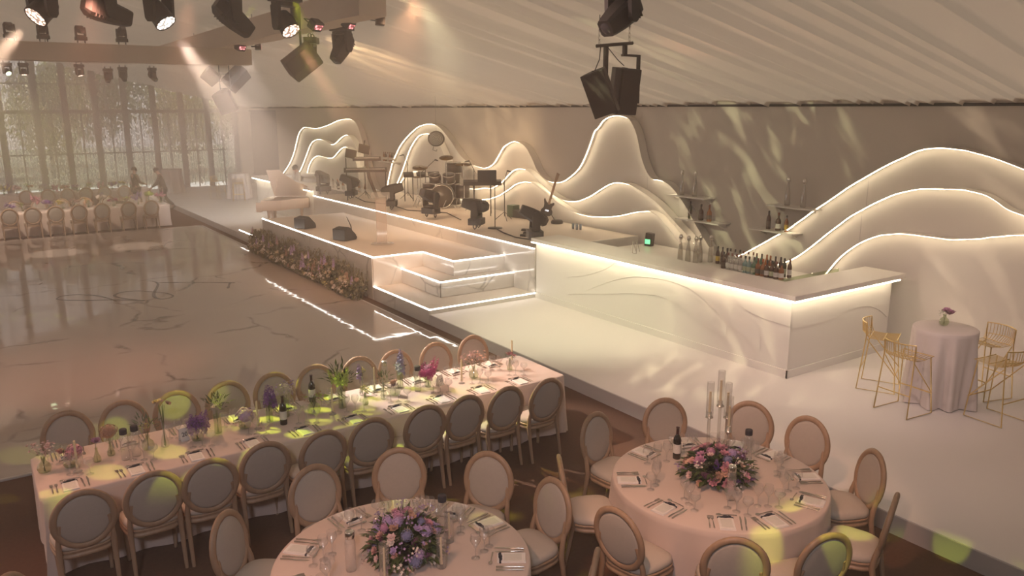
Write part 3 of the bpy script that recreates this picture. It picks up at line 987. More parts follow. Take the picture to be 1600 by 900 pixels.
for k, (X, pts) in MOUNT.items():
    cv = smooth_curve(pts, 3)
    t = thing('mountain_panel', MLAB[k], 'wall panel', (0, 0, 0), 0, 'glowing mountain silhouettes on the wall')
    zb = PZ
    poly = [(a, b+0.0) for a, b in cv] + [(cv[-1][0], zb), (cv[0][0], zb)]
    xb = X + 0.045
    # face and back
    n = len(cv)
    vs, fs = [], []
    for a, b in cv:
        vs += [(X, a, zb), (X, a, b), (xb+0.04, a, b), (xb+0.04, a, zb)]
    for i in range(n-1):
        for q in range(3):
            fs.append((4*i+q, 4*i+q+1, 4*i+5+q, 4*i+4+q))
    fs += [(0, 3, 2, 1), (4*n-4, 4*n-3, 4*n-2, 4*n-1)]
    MB().add(vs, fs).build('face', M_mount, t)
    # lip standing proud along the outline, light strip tucked under it
    lip, strip = [], []
    vl, fl, vst, fst = [], [], [], []
    for i, (a, b) in enumerate(cv):
        p, q = cv[max(i-1, 0)], cv[min(i+1, n-1)]
        d = Vector((q[0]-p[0], q[1]-p[1])).normalized()
        nx, nz = (-d.y, d.x)
        if d.x < 0:
            nx, nz = d.y, -d.x
        # (nx,nz) points up and out of the panel
        def pt(x, off):
            return (x, a+nx*off, b+nz*off)
        vl += [pt(X-0.145, 0.0), pt(X-0.145, 0.010), pt(X+0.0, 0.012), pt(X+0.0, 0.0)]
        vst += [pt(X-0.116, -0.001), pt(X-0.116, -0.012), pt(X-0.104, -0.012), pt(X-0.104, -0.001)]
    for i in range(n-1):
        for q in range(4):
            r = (q+1) % 4
            fl.append((4*i+q, 4*i+r, 4*i+4+r, 4*i+4+q))
            fst.append((4*i+q, 4*i+r, 4*i+4+r, 4*i+4+q))
    MB().add(vl, fl).build('edge_lip', M_mount, t)
    o = MB().add(vst, fst).build('light_strip', M_led, t)
    o['label'] = 'glowing white outline strip'
    # panel joints
    if k in ('B1', 'D1', 'D2', 'B2'):
        jy = {'B1': [22.0, 17.1, 13.0], 'D1': [7.74], 'D2': [7.74], 'B2': [12.0, 16.2]}[k]
        m = MB()
        for j in jy:
            zt = min(cv, key=lambda p: abs(p[0]-j))[1]-0.06
            m.bb(X-0.002, X+0.001, j-0.004, j+0.004, PZ+0.3, zt)
        m.build('seam', M_riser, t)

# wall shelves for bottles
for lab, y0, y1, z in (('upper bottle shelf on the wall right of the high peak', 11.1, 12.15, 2.2), ('lower bottle shelf on the wall right of the high peak', 10.68, 11.85, 1.73),
                       ('upper bottle shelf on the wall above the long right bar', 8.58, 9.57, 2.23), ('lower bottle shelf on the wall above the long right bar', 8.93, 9.92, 1.75),
                       ('bottle shelf on the wall behind the keyboards', 25.05, 26.35, 2.17)):
    t = thing('wall_shelf', lab, 'shelf', (0, 0, 0), 0, 'white bottle shelves')
    MB().bb(12.22, 12.6, y0, y1, z-0.025, z).build('board', M_white, t)
    m = MB()
    for yb in (y0+0.12, y1-0.12):
        m.prism([(12.6, z-0.14), (12.6, z-0.025), (12.3, z-0.025)], 0.012, lambda u, v, w, yb=yb: (u, yb+w, v))
    m.build('bracket', M_white, t)

# ---------------------------------------------------------------- chairs
def chair_meshes():
    d = {}
    th = radians(9)
    def on_back(u, v, w):
        # u across, v up from the oval's centre, w out of the back plane (towards the sitter)
        cz, cyy = 0.725, -0.245
        return (u, cyy - v*sin(th) + w*cos(th), cz + v*cos(th) + w*sin(th))
    A, B = 0.222, 0.252
    mb = MB()
    n, k = 32, 8
    vs, fs = [], []
    for i in range(n):
        a = 2*pi*i/n
        for j in range(k):
            b = 2*pi*j/k
            rr = 0.030*cos(b)
            vs.append(on_back((A+rr)*cos(a), (B+rr)*sin(a), 0.022*sin(b)))
    for i in range(n):
        for j in range(k):
            fs.append((i*k+j, i*k+(j+1) % k, ((i+1) % n)*k+(j+1) % k, ((i+1) % n)*k+j))
    mb.add(vs, fs, True)
    d['back_frame'] = mb.mesh('back_frame', M_wood)
    mb = MB()
    vs, fs = [], []
    rings = [(0.0, 0.030), (0.45, 0.027), (0.8, 0.018), (0.92, 0.006), (0.92, -0.006), (0.8, -0.016), (0.45, -0.022), (0.0, -0.024)]
    for r, w in rings:
        for i in range(n):
            a = 2*pi*i/n
            vs.append(on_back(A*r*cos(a)+1e-4*cos(a), B*r*sin(a)+1e-4*sin(a), w))
    for j in range(len(rings)-1):
        for i in range(n):
            fs.append((j*n+i, j*n+(i+1) % n, (j+1)*n+(i+1) % n, (j+1)*n+i))
    mb.add(vs, fs, True)
    d['back_cushion'] = mb.mesh('back_cushion', M_upholst)
    # seat outline: rounded front, narrower back
    out = []
    for i in range(28):
        a = 2*pi*i/28
        c, s = cos(a), sin(a)
        x = 0.245*(abs(c)**0.55)*(1 if c > 0 else -1)
        yv = 0.215*(abs(s)**0.6)*(1 if s > 0 else -1)
        x *= 1.0 + 0.10*(yv/0.215)
        out.append((x, yv))
    def ring_solid(levels):
        m = MB()
        vs, fs = [], []
        nn = len(out)
        for sc, z in levels:
            vs += [(x*sc, yv*sc, z) for x, yv in out]
        for j in range(len(levels)-1):
            for i in range(nn):
                fs.append((j*nn+i, j*nn+(i+1) % nn, (j+1)*nn+(i+1) % nn, (j+1)*nn+i))
        fs.append(tuple(range(nn-1, -1, -1)))
        fs.append(tuple((len(levels)-1)*nn+i for i in range(nn)))
        return m.add(vs, fs, True)
    d['seat_frame'] = ring_solid([(0.95, 0.375), (1.0, 0.385), (1.0, 0.405), (0.975, 0.408), (0.975, 0.428), (1.0, 0.432), (1.0, 0.445), (0.97, 0.45)]).mesh('seat_frame', M_wood)
    d['seat_cushion'] = ring_solid([(0.95, 0.448), (0.985, 0.465), (0.965, 0.495), (0.85, 0.515), (0.5, 0.525), (0.05, 0.528)]).mesh('seat_cushion', M_seat)
    fl = MB().lathe([(0.012, 0.0), (0.018, 0.01), (0.016, 0.03), (0.026, 0.30), (0.028, 0.34), (0.020, 0.35), (0.031, 0.36), (0.031, 0.40)], 10, capb=True)
    d['front_leg'] = fl.mesh('leg', M_wood)
    rl = MB().tube([(0, -0.075, 0.0), (0, -0.035, 0.2), (0, 0.0, 0.42), (0, -0.012, 0.52), (0.012, -0.045, 0.64), (0.028, -0.062, 0.72)], [0.016, 0.02, 0.025, 0.023, 0.021, 0.018], 8)
    d['rear_leg'] = rl.mesh('leg', M_wood)
    rl2 = MB().tube([(0, -0.075, 0.0), (0, -0.035, 0.2), (0, 0.0, 0.42), (0, -0.012, 0.52), (-0.012, -0.045, 0.64), (-0.028, -0.062, 0.72)], [0.016, 0.02, 0.025, 0.023, 0.021, 0.018], 8)
    d['rear_leg2'] = rl2.mesh('leg', M_wood)
    return d


CM = chair_meshes()


def chair(label, x, yv, ang, group, z=0.0):
    """ang: direction the sitter faces (0 = +y)"""
    t = thing('dining_chair', label, 'chair', (x, yv, z), ang, group)
    for n in ('back_frame', 'back_cushion', 'seat_frame', 'seat_cushion'):
        link(CM[n], n, t)
    for sx in (-1, 1):
        link(CM['front_leg'], 'leg', t, loc=(sx*0.20, 0.165, 0))
    link(CM['rear_leg2'], 'leg', t, loc=(0.205, -0.185, 0))
    link(CM['rear_leg'], 'leg', t, loc=(-0.205, -0.185, 0))
    return t


G1 = 'oval back chairs along the near side of the long table'
G2 = 'oval back chairs along the far side of the long table'
for k, (x, yv) in enumerate([(0.465, 6.86), (1.01, 6.90), (1.48, 6.88), (1.99, 6.96), (2.53, 6.91), (3.06, 6.94), (3.67, 6.94), (4.15, 6.95), (4.67, 6.93), (5.2, 6.89)]):
    chair('oval back oak chair, %s from the left on the near side of the long table' % ORD[k], x, yv+0.30, rng.uniform(-0.05, 0.05), G1)
for k, x in enumerate([0.55, 1.07, 1.60, 2.15, 2.68, 3.19, 3.75, 4.26, 4.83, 5.41]):
    chair('oval back oak chair, %s from the left on the far side of the long table' % ORD[k], x, 8.92-0.30, pi+rng.uniform(-0.05, 0.05), G2)

T2 = (5.23, 4.41)
T1 = (2.32, 4.84)
TR = 0.94
R2 = [((5.822, 5.67), 'grey oval back chair at the right round table, back left of the candle stand'),
      ((6.523, 5.115), 'chair at the right round table directly behind the candle stand'),
      ((6.647, 4.491), 'chair at the right round table, back right beside the platform'),
      ((6.45, 3.66), 'chair far right of the right round table, narrow back against white platform'),
      ((5.80, 3.08), 'chair at the right round table seen edge on, lit yellow at its side'),
      ((4.86, 3.10), 'chair at the right round table with yellow light spots on its back'),
      ((4.29, 3.42), 'chair at the front of the right round table, cut by the frame edge'),
      ((3.88, 4.20), 'large chair at the front left of the right round table, back turned'),
      ((4.03, 5.18), 'chair at the left side of the right round table seen from its thin side'),
      ((4.96, 5.80), 'chair at the left back of the right round table, pale seat showing')]
R1 = [((2.955, 6.17), 'grey oval back chair behind the left round table, right behind its flowers'),
      ((3.60, 5.62), 'grey oval back chair behind the left round table, back right'),
      ((3.72, 4.85), 'oval back chair right of the left round table with pink lit back'),
      ((3.30, 3.80), 'chair at the front right of the left round table, only its edge showing'),
      ((2.168, 6.27), 'pale oval back chair behind the left round table, back left'),
      ((1.30, 5.85), 'pale narrow oval back chair left of the left round table')]
for T, RR, G in ((T2, R2, 'oval back chairs round the right round table'), (T1, R1, 'oval back chairs round the left round table')):
    for (x, yv), lab in RR:
        d = Vector((T[0]-x, T[1]-yv))
        r = d.length
        d.normalize()
        r = max(r, 1.44)
        bx, by = T[0]-d.x*r, T[1]-d.y*r
        chair(lab, bx+d.x*0.30, by+d.y*0.30, atan2(d.y, d.x)-pi/2, G)
chair('oval back chair at the bottom left corner, just its top showing', 0.10, 5.62, -2.2, 'lone chair at the left')


# ---------------------------------------------------------------- tablecloths
def rect_cloth(label, x0, x1, y0, y1, z, seed, m=M_cloth):
    r = random.Random(seed)
    t = thing('dining_table', label, 'table', ((x0+x1)/2, (y0+y1)/2, 0))
    hx, hy = (x1-x0)/2, (y1-y0)/2
    per = []
    step = 0.09
    def side(ax, ay, bx, by):
        n = max(2, int(sqrt((bx-ax)**2+(by-ay)**2)/step))
        for i in range(n):
            per.append((ax+(bx-ax)*i/n, ay+(by-ay)*i/n))
    c = 0.04
    side(-hx+c, -hy, hx-c, -hy); side(hx-c, -hy, hx, -hy+c); side(hx, -hy+c, hx, hy-c); side(hx, hy-c, hx-c, hy)
    side(hx-c, hy, -hx+c, hy); side(-hx+c, hy, -hx, hy-c); side(-hx, hy-c, -hx, -hy+c); side(-hx, -hy+c, -hx+c, -hy)
    n = len(per)
    ph = r.uniform(0, 6)
    vs, fs = [], []
    levels = [(0.985, z, 0), (1.0, z-0.012, 0), (1.0, z-0.06, 0.002), (1.0, z-0.3, 0.010), (1.0, z-0.55, 0.018), (1.0, 0.02, 0.026)]
    for s, zz, amp in levels:
        for i, (x, yv) in enumerate(per):
            d = Vector((x, yv))
            nx = 1 if abs(x) > hx-0.05 else 0
            ny = 1 if abs(yv) > hy-0.05 else 0
            w = amp*(sin(i*1.15+ph)+0.6*sin(i*0.47+2*ph)) - amp*0.7
            sgx, sgy = (1 if x > 0 else -1), (1 if yv > 0 else -1)
            inset = (1-s)*0.8
            if nx and ny:
                w += amp*2.2
            vs.append((x+sgx*nx*(w-inset), yv+sgy*ny*(w-inset), zz))
    for j in range(len(levels)-1):
        for i in range(n):
            fs.append((j*n+i, (j+1)*n+i, (j+1)*n+(i+1) % n, j*n+(i+1) % n))
    fs.append(tuple(range(n)))
    o = MB().add(vs, fs, True).build('tablecloth', m, t)
    f = MB()
    for sx in (-1, 1):
        for sy in (-1, 1):
            f = MB().bb(sx*(hx-0.12)-0.025, sx*(hx-0.12)+0.025, sy*(hy-0.12)-0.025, sy*(hy-0.12)+0.025, 0, z-0.03)
            f.build('leg', M_wood, t)
    MB().bb(-hx+0.03, hx-0.03, -hy+0.03, hy-0.03, z-0.03, z-0.006).build('tabletop', M_wood, t)
    return t


def round_cloth(label, cx, cyy, rad, z, zb, seed, m=M_cloth, folds=13, name='dining_table', flare=0.05):
    r = random.Random(seed)
    t = thing(name, label, 'table', (cx, cyy, zb))
    h = z-zb
    ph = r.uniform(0, 6)
    n = 96
    def wob(a, j, zz):
        if zz > h-0.02:
            return 0.0
        k = min(1.0, (h-zz)/(h*0.9))
        return k*flare*(0.8*sin(folds*a+ph)+0.4*sin((folds*2-3)*a+2*ph)+0.3*sin(5*a+ph)) + k*flare*0.3
    prof = [(0.001, h), (rad*0.5, h), (rad-0.012, h), (rad, h-0.012), (rad+0.002, h-0.06), (rad-0.004, h*0.75), (rad-0.010, h*0.5), (rad-0.014, h*0.25), (rad-0.016, 0.012)]
    MB().lathe(prof[::-1], n, wob=wob).build('tablecloth', m, t)
    MB().lathe([(0.16, 0.0), (0.16, 0.03), (0.04, 0.06), (0.035, h-0.05), (0.2, h-0.03)], 14, capb=True).build('pedestal', M_blackm, t)
    return t


LT = rect_cloth('long banquet table under a blush cloth beside the dance floor', 0.19, 5.86, 7.42, 8.45, 0.76, 4)
round_cloth('right round table under a blush cloth with tall candle stand', T2[0], T2[1], TR, 0.76, 0.0, 8)
round_cloth('left round table under a blush cloth at the bottom of the view', T1[0], T1[1], TR, 0.76, 0.0, 9)
TZ = 0.7605

# ---------------------------------------------------------------- tableware
def wine_glass(bowl, r, stem, n=12):
    pr = [(0.033, 0.0), (0.033, 0.003), (0.008, 0.006), (0.0045, 0.02), (0.0045, stem), (0.012, stem+0.006)]
    for i in range(1, 7):
        a = i/6
        pr.append((r*(sin(pi*0.5*min(1, a*1.6))*(1-0.22*max(0, a-0.55)/0.45)), stem+0.006+bowl*a))
    return MB().lathe(pr, n)


GW = wine_glass(0.105, 0.043, 0.085).mesh('wine_glass', M_glass)
GW2 = wine_glass(0.075, 0.048, 0.075).mesh('water_goblet', M_glass)
KN = MB().tube([(0, 0, 0.004), (0, 0.045, 0.006), (0, 0.095, 0.004)], [0.006, 0.007, 0.005], 6).prism([(-0.006, 0.095), (0.007, 0.095), (0.010, 0.16), (0.006, 0.205), (-0.002, 0.225), (-0.006, 0.19)], 0.002, lambda u, v, w: (u, v, 0.003+w)).mesh('knife', M_steel)
fk = MB().tube([(0, 0, 0.003), (0, 0.05, 0.006), (0, 0.12, 0.006), (0, 0.14, 0.004)], [0.007, 0.006, 0.003, 0.005], 6)
fk.prism([(-0.005, 0.135), (0.005, 0.135), (0.012, 0.155), (-0.012, 0.155)], 0.002, lambda u, v, w: (u, v, 0.004+w))
for i in range(4):
    x0 = -0.012+i*0.0068
    fk.bb(x0, x0+0.0036, 0.154, 0.2, 0.004, 0.006)
FK = fk.mesh('fork', M_steel)
sp = MB().tube([(0, 0, 0.003), (0, 0.05, 0.006), (0, 0.11, 0.006), (0, 0.125, 0.004)], [0.006, 0.005, 0.003, 0.004], 6)
sp.ball((0, 0.145, 0.006), 0.021, 10, 6, (0.75, 1.15, 0.28))
SPN = sp.mesh('spoon', M_steel)
NK = MB().bb(-0.062, 0.062, -0.105, 0.105, 0.0, 0.007).bb(-0.058, 0.060, -0.103, 0.102, 0.007, 0.012).mesh('napkin', M_napkin)
NKC = MB().bb(-0.045, 0.045, -0.075, 0.055, 0.0, 0.002).mesh('menu_card', M_label)
bw = MB().bb(-0.064, 0.064, 0.075, 0.090, 0.0, 0.0135)
bw.ball((0.0, 0.082, 0.018), 0.022, 8, 5, (1.3, 0.7, 0.5)).ball((0.03, 0.09, 0.018), 0.014, 6, 4, (1.5, 0.6, 0.5)).ball((-0.03, 0.075, 0.018), 0.014, 6, 4, (1.5, 0.6, 0.5))
NKR = bw.mesh('ribbon_bow', M_ribbon)


def setting(x, yv, ang, where, rr, dense=True):
    """place setting; ang = direction from sitter to table middle (0=+y)"""
    q = Matrix.Rotation(ang, 3, 'Z')
    def at(dx, dy):
        v = q @ Vector((dx, dy, 0))
        return (x+v.x, yv+v.y, TZ)
    def put(me, name, cat, lab, dx, dy, da, grp):
        o = link(me, name, loc=at(dx, dy), rz=ang+da)
        return tag(o, lab, cat, grp)
    j = lambda s: rr.uniform(-s, s)
    n = put(NK, 'napkin', 'napkin', 'white napkin with dark bow, %s' % where, j(0.01), 0.12, j(0.08), 'white napkins')
    link(NKC, 'menu_card', n, loc=(0, 0, 0.0122))
    link(NKR, 'ribbon_bow', n, loc=(0, 0, 0))
    put(KN, 'table_knife', 'knife', 'inner steel knife, %s' % where, 0.105, 0.03, j(0.06), 'steel knives')
    put(KN, 'table_knife', 'knife', 'outer steel knife, %s' % where, 0.140, 0.03, j(0.06), 'steel knives')
    put(FK, 'table_fork', 'fork', 'inner steel fork, %s' % where, -0.105, 0.03, j(0.06), 'steel forks')
    put(FK, 'table_fork', 'fork', 'outer steel fork, %s' % where, -0.140, 0.03, j(0.06), 'steel forks')
    put(SPN, 'dessert_spoon', 'spoon', 'dessert spoon, %s' % where, 0.09, 0.262, pi/2+j(0.08), 'dessert spoons')
    put(GW, 'wine_glass', 'glass', 'tall wine glass, %s' % where, 0.10+j(0.01), 0.335+j(0.015), j(3), 'tall wine glasses')
    put(GW2, 'water_goblet', 'glass', 'wide water goblet, %s' % where, 0.185+j(0.01), 0.29+j(0.015), j(3), 'stemmed water goblets')
    put(GW, 'wine_glass', 'glass', 'inner wine glass, %s' % where, 0.02+j(0.01), 0.37+j(0.015), j(3), 'tall wine glasses')


rr = random.Random(11)
for k in range(10):
    x = 0.44 + k*0.535
    setting(x, 7.43, 0, '%s place from left, near side of long table' % ORD[k], rr)
    setting(x+0.06, 8.44, pi, '%s place from left, far side of long table' % ORD[k], rr)
P2 = ['place back left of the candle stand', 'place right behind the candle stand', 'place back right by the platform', 'place at the far right edge', 'place before the edge on chair', 'place before the yellow spotted chair', 'place at the very front', 'place before the large front left chair', 'place at the left edge', 'place back left by the pale seat']
for (c, lab), w in zip(R2, P2):
    d = Vector((T2[0]-c[0], T2[1]-c[1])).normalized()
    setting(T2[0]-d.x*0.92, T2[1]-d.y*0.92, atan2(d.y, d.x)-pi/2, 'right round table, %s' % w, rr)
P1 = [((2.955, 6.17), 'back place behind the flowers'), ((3.60, 5.62), 'back right place'), ((3.72, 4.95), 'right edge place'), ((3.45, 4.05), 'front right place'), ((2.168, 6.27), 'back left place'), ((1.30, 5.80), 'left place'), ((0.95, 5.02), 'far left front place')]
for c, w in P1:
    d = Vector((T1[0]-c[0], T1[1]-c[1])).normalized()
    setting(T1[0]-d.x*0.92, T1[1]-d.y*0.92, atan2(d.y, d.x)-pi/2, '%s of the left round table' % w, rr)

# ---------------------------------------------------------------- flowers
def petal(mb, c, q, w, l, cup, n=2):
    """one curved petal: strip of quads"""
    vs = []
    for i in range(n+1):
        t = i/n
        ww = w*(sin(pi*(0.18+0.72*t)))
        z = cup*t*t
        for sx in (-1, 0, 1):
            vs.append(c + q @ Vector((sx*ww, l*t, z + 0.12*l*(abs(sx)))))
    fs = []
    for i in range(n):
        fs += [(3*i, 3*i+1, 3*i+4, 3*i+3), (3*i+1, 3*i+2, 3*i+5, 3*i+4)]
    mb.add(vs, fs, True)


def rose_mesh(seed, layers=((4, 0.35, 1.2), (6, 0.62, 0.8), (7, 0.9, 0.35)), wid=0.5):
    r = random.Random(seed)
    mb = MB()
    for n, l, tilt in layers:
        for i in range(n):
            a = 2*pi*i/n + r.uniform(-0.25, 0.25) + l*3
            q = (Matrix.Rotation(a, 3, 'Z') @ Matrix.Rotation(tilt+r.uniform(-0.12, 0.12), 3, 'X'))
            petal(mb, q @ Vector((0, 0.05, 0)), q, wid*l*0.85, l, 0.22*l)
    mb.ball((0, 0, 0.18), 0.2, 7, 4)
    return mb


def hydrangea_mesh(seed, n=46):
    r = random.Random(seed)
    mb = MB()
    for i in range(n):
        z = 1-1.35*(i+0.5)/n
        a = i*2.399963
        rad = sqrt(max(0, 1-z*z))
        d = Vector((rad*cos(a), rad*sin(a), z))
        q = d.to_track_quat('Z', 'Y').to_matrix()
        c = d*r.uniform(0.80, 0.98)
        b = r.uniform(0, 1.5)
        for k in range(4):
            qq = q @ Matrix.Rotation(b+k*pi/2, 3, 'Z')
            mb.add([c, c+qq @ Vector((-0.10, 0.12, 0.03)), c+qq @ Vector((0, 0.22, 0.0)), c+qq @ Vector((0.10, 0.12, 0.03))], [(0, 1, 2, 3)], False)
    mb.ball((0, 0, 0.0), 0.72, 8, 5, (1, 1, 0.9))
    return mb


def spike_mesh(seed, n=34, w=0.16):
    r = random.Random(seed)
    mb = MB().cyl((0, 0, -0.3), (0, 0, 1.0), 0.014, 0.006, 5, smooth=False)
    for i in range(n):
        t = (i+0.5)/n
        a = i*2.4
        s = w*(1-0.75*t)*r.uniform(0.8, 1.15)
        c = Vector((cos(a)*s*0.9, sin(a)*s*0.9, t))
        q = Vector((cos(a), sin(a), 0.5)).to_track_quat('Z', 'Y').to_matrix()
        for k in range(4):
            qq = q @ Matrix.Rotation(k*pi/2+a, 3, 'Z')
            mb.add([c, c+qq @ Vector((-s*0.42, s*0.5, 0.02)), c+qq @ Vector((0, s*0.85, 0.03)), c+qq @ Vector((s*0.42, s*0.5, 0.02))], [(0, 1, 2, 3)])
    return mb


def spray_mesh(seed, n=7):
    r = random.Random(seed)
    mb = MB()
    for i in range(n):
        a = r.uniform(0, 2*pi)
        e = Vector((cos(a)*r.uniform(0.15, 0.75), sin(a)*r.uniform(0.15, 0.75), r.uniform(0.3, 1.0)))
        mb.cyl((0, 0, -0.4), e, 0.014, 0.008, 4, False, False)
        for k in range(5):
            q = (e-Vector((0, 0, -0.6))).to_track_quat('Z', 'Y').to_matrix() @ Matrix.Rotation(k*2*pi/5+a, 3, 'Z') @ Matrix.Rotation(0.5, 3, 'X')
            petal(mb, e, q, 0.12, 0.24, 0.04, 1)
    return mb


def leaf_cluster(seed, n, spread=1.0, up=0.2, lw=0.16, ll=0.42):
    r = random.Random(seed)
    mb = MB()
    for i in range(n):
        a = r.uniform(0, 2*pi)
        z = r.uniform(-0.35, 1)
        rad = sqrt(max(0, 1-z*z))
        d = Vector((rad*cos(a), rad*sin(a), z*0.8+up))
        c = d*r.uniform(0.45, 0.95)*spread
        q = (d+Vector((r.uniform(-.6, .6), r.uniform(-.6, .6), r.uniform(-.6, .6)))).to_track_quat('Y', 'Z').to_matrix()
        l, w = ll*r.uniform(0.6, 1.2), lw*r.uniform(0.7, 1.2)
        vs = [c, c+q @ Vector((-w/2, l*0.45, 0.03)), c+q @ Vector((0, l*0.5, -0.02)), c+q @ Vector((w/2, l*0.45, 0.03)), c+q @ Vector((0, l, -0.06))]
        mb.add(vs, [(0, 2, 1), (0, 3, 2), (1, 2, 4), (2, 3, 4)])
    return mb


def stem_mesh(seed, n, h, splay=0.5):
    r = random.Random(seed)
    mb = MB()
    for i in range(n):
        a = r.uniform(0, 2*pi)
        mb.tube([(0.1*cos(a+2), 0.1*sin(a+2), 0.0), (0, 0, h*0.4), (splay*0.5*cos(a), splay*0.5*sin(a), h*0.75), (splay*cos(a), splay*sin(a), h)], 0.02, 4, caps=False, smooth=False)
    return mb


def petal_mat(n, c, var=0.25):
    return mat(n, c, 0.6, var=var, scale=25, sheen=0.2)


FC = {
    'pink': petal_mat('pink_petal', (0.60, 0.27, 0.34)), 'blush': petal_mat('blush_petal', (0.66, 0.45, 0.43)),
    'magenta': petal_mat('magenta_petal', (0.42, 0.045, 0.20)), 'purple': petal_mat('purple_petal', (0.20, 0.075, 0.30)),
    'lavender': petal_mat('lavender_petal', (0.46, 0.32, 0.55)), 'white': petal_mat('white_petal', (0.78, 0.68, 0.62), 0.12),
    'peach': petal_mat('peach_petal', (0.70, 0.44, 0.32)), 'coral': petal_mat('coral_petal', (0.56, 0.29, 0.26)),
    'blue': petal_mat('blue_petal', (0.20, 0.20, 0.36)), 'yellow': petal_mat('yellow_petal', (0.70, 0.60, 0.16)),
    'lime': petal_mat('lime_petal', (0.45, 0.55, 0.12)), 'dried': petal_mat('dried_petal', (0.42, 0.24, 0.17)),
    'rosepink': petal_mat('rose_pink_petal', (0.52, 0.24, 0.38)), 'straw': petal_mat('straw_petal', (0.55, 0.42, 0.28)), 'plum': petal_mat('plum_petal', (0.16, 0.05, 0.12)),
}
M_leaf = mat('leaf_green', (0.07, 0.095, 0.03), 0.5, var=0.4, scale=15)
M_leaf2 = mat('leaf_grey_green', (0.16, 0.20, 0.12), 0.55, var=0.3, scale=15)
M_stem = mat('stem_green', (0.10, 0.14, 0.05), 0.6, var=0.2)
BL = {'rose': rose_mesh(1).mesh('bloom', FC['pink']), 'peony': rose_mesh(2, ((5, 0.4, 1.25), (7, 0.65, 0.95), (9, 0.85, 0.6), (8, 1.0, 0.2)), 0.42).mesh('bloom', FC['pink']),
      'hydrangea': hydrangea_mesh(3).mesh('bloom', FC['pink']), 'spike': spike_mesh(4).mesh('bloom', FC['purple']),
      'spray': spray_mesh(5).mesh('bloom', FC['blush']), 'spray2': spray_mesh(6, 5).mesh('bloom', FC['blush'])}
LF = [leaf_cluster(30+i, 60).mesh('foliage', M_leaf) for i in range(2)]
LFT = leaf_cluster(35, 46, 1.0, 0.8, 0.13, 0.6).mesh('foliage', M_leaf)
STM = stem_mesh(40, 6, 1.0, 0.25).mesh('stems', M_stem)
VASE = {
    'round': MB().lathe([(0.03, 0.002), (0.05, 0.012), (0.062, 0.045), (0.05, 0.085), (0.022, 0.11), (0.018, 0.135), (0.024, 0.15)], 14, capb=True).mesh('vase', M_green_g),
    'tear': MB().lathe([(0.03, 0.002), (0.036, 0.012), (0.034, 0.04), (0.018, 0.08), (0.011, 0.12), (0.014, 0.14)], 12, capb=True).mesh('vase', M_green_g),
    'bowl': MB().lathe([(0.03, 0.002), (0.05, 0.008), (0.062, 0.03), (0.060, 0.055), (0.045, 0.072), (0.048, 0.08)], 14, capb=True).mesh('vase', M_green_g),
    'bottle': MB().lathe([(0.03, 0.002), (0.038, 0.01), (0.036, 0.06), (0.014, 0.14), (0.011, 0.24), (0.015, 0.26)], 12, capb=True).mesh('vase', M_glass),
    'tall': MB().lathe([(0.03, 0.002), (0.038, 0.006), (0.036, 0.10), (0.04, 0.20)], 14, capb=True).mesh('vase', M_green_g),
}


def arrangement(label, x, yv, vase, h, blooms, leaves=0.0, leafm=None, z=TZ, seed=0, spread=0.05, group='bud vases along the long table', vs=1.0, tall_leaf=False):
    """blooms: list of (kind, colour, count, size)"""
    r = random.Random(seed*13+5)
    t = thing('flower_vase', label, 'vase', (x, yv, z), r.uniform(0, 6), group)
    link(VASE[vase], 'vase', t, sc=vs)
    s = link(STM, 'stems', t, loc=(0, 0, 0.012))
    s.scale = (spread*1.2, spread*1.2, max(0.05, h-0.04))
    if leaves:
        f = link(LFT if tall_leaf else LF[seed % 2], 'foliage', t, loc=(0, 0, h - leaves*0.35), sc=leaves, mat=leafm or M_leaf)
        f['kind'] = 'stuff'
    for kind, colr, n, size in blooms:
        for i in range(n):
            a = r.uniform(0, 2*pi)
            d = spread*sqrt(r.random())*(0.3 if n == 1 else 1.4)
            tilt = Euler((r.uniform(-0.5, 0.5), r.uniform(-0.5, 0.5), r.uniform(0, 6)))
            if kind == 'spike':
                tilt = Euler((-d*5*sin(a)+r.uniform(-.1, .1), d*5*cos(a), r.uniform(0, 6)))
            b = link(BL[kind], 'bloom', t, loc=(d*cos(a), d*sin(a), h + r.uniform(-0.3, 0.3)*size - (size*0.3 if kind == 'spike' else 0)), sc=size*r.uniform(0.85, 1.15), mat=FC[colr])
            b.rotation_euler = tilt
    return t


arrangement('round bud vase of pale pink sprays at the left end of the long table', 0.28, 7.99, 'round', 0.19, [('spray', 'blush', 4, 0.075), ('spray2', 'white', 2, 0.07)], 0.05, seed=1, spread=0.06)
arrangement('low bowl of bright pink hydrangea near the left end of the long table', 0.49, 7.99, 'bowl', 0.125, [('hydrangea', 'rosepink', 2, 0.075), ('hydrangea', 'pink', 1, 0.065), ('peony', 'coral', 2, 0.045)], 0.08, seed=2, spread=0.07)
arrangement('teardrop bud vase with one magenta peony near the left end of the long table', 0.71, 7.97, 'tear', 0.21, [('peony', 'rosepink', 1, 0.055)], 0.04, seed=3, spread=0.02)
arrangement('bud vase of rust coloured dried flowers left of the water bottles', 0.84, 8.05, 'tear', 0.21, [('hydrangea', 'dried', 1, 0.085), ('spray', 'dried', 2, 0.07)], 0, seed=4, spread=0.04)
arrangement('bud vase of loose greenery right of the two water bottles', 1.16, 7.99, 'round', 0.22, [('spray', 'lime', 2, 0.06), ('spray2', 'yellow', 1, 0.06)], 0.12, M_leaf2, seed=5, spread=0.06, tall_leaf=True)
arrangement('slim bottle vase with tall thin ranunculus left of the number twenty card', 1.31, 7.97, 'bottle', 0.46, [('rose', 'peach', 2, 0.035), ('rose', 'dried', 2, 0.035), ('rose', 'blush', 1, 0.03)], 0, seed=6, spread=0.09)
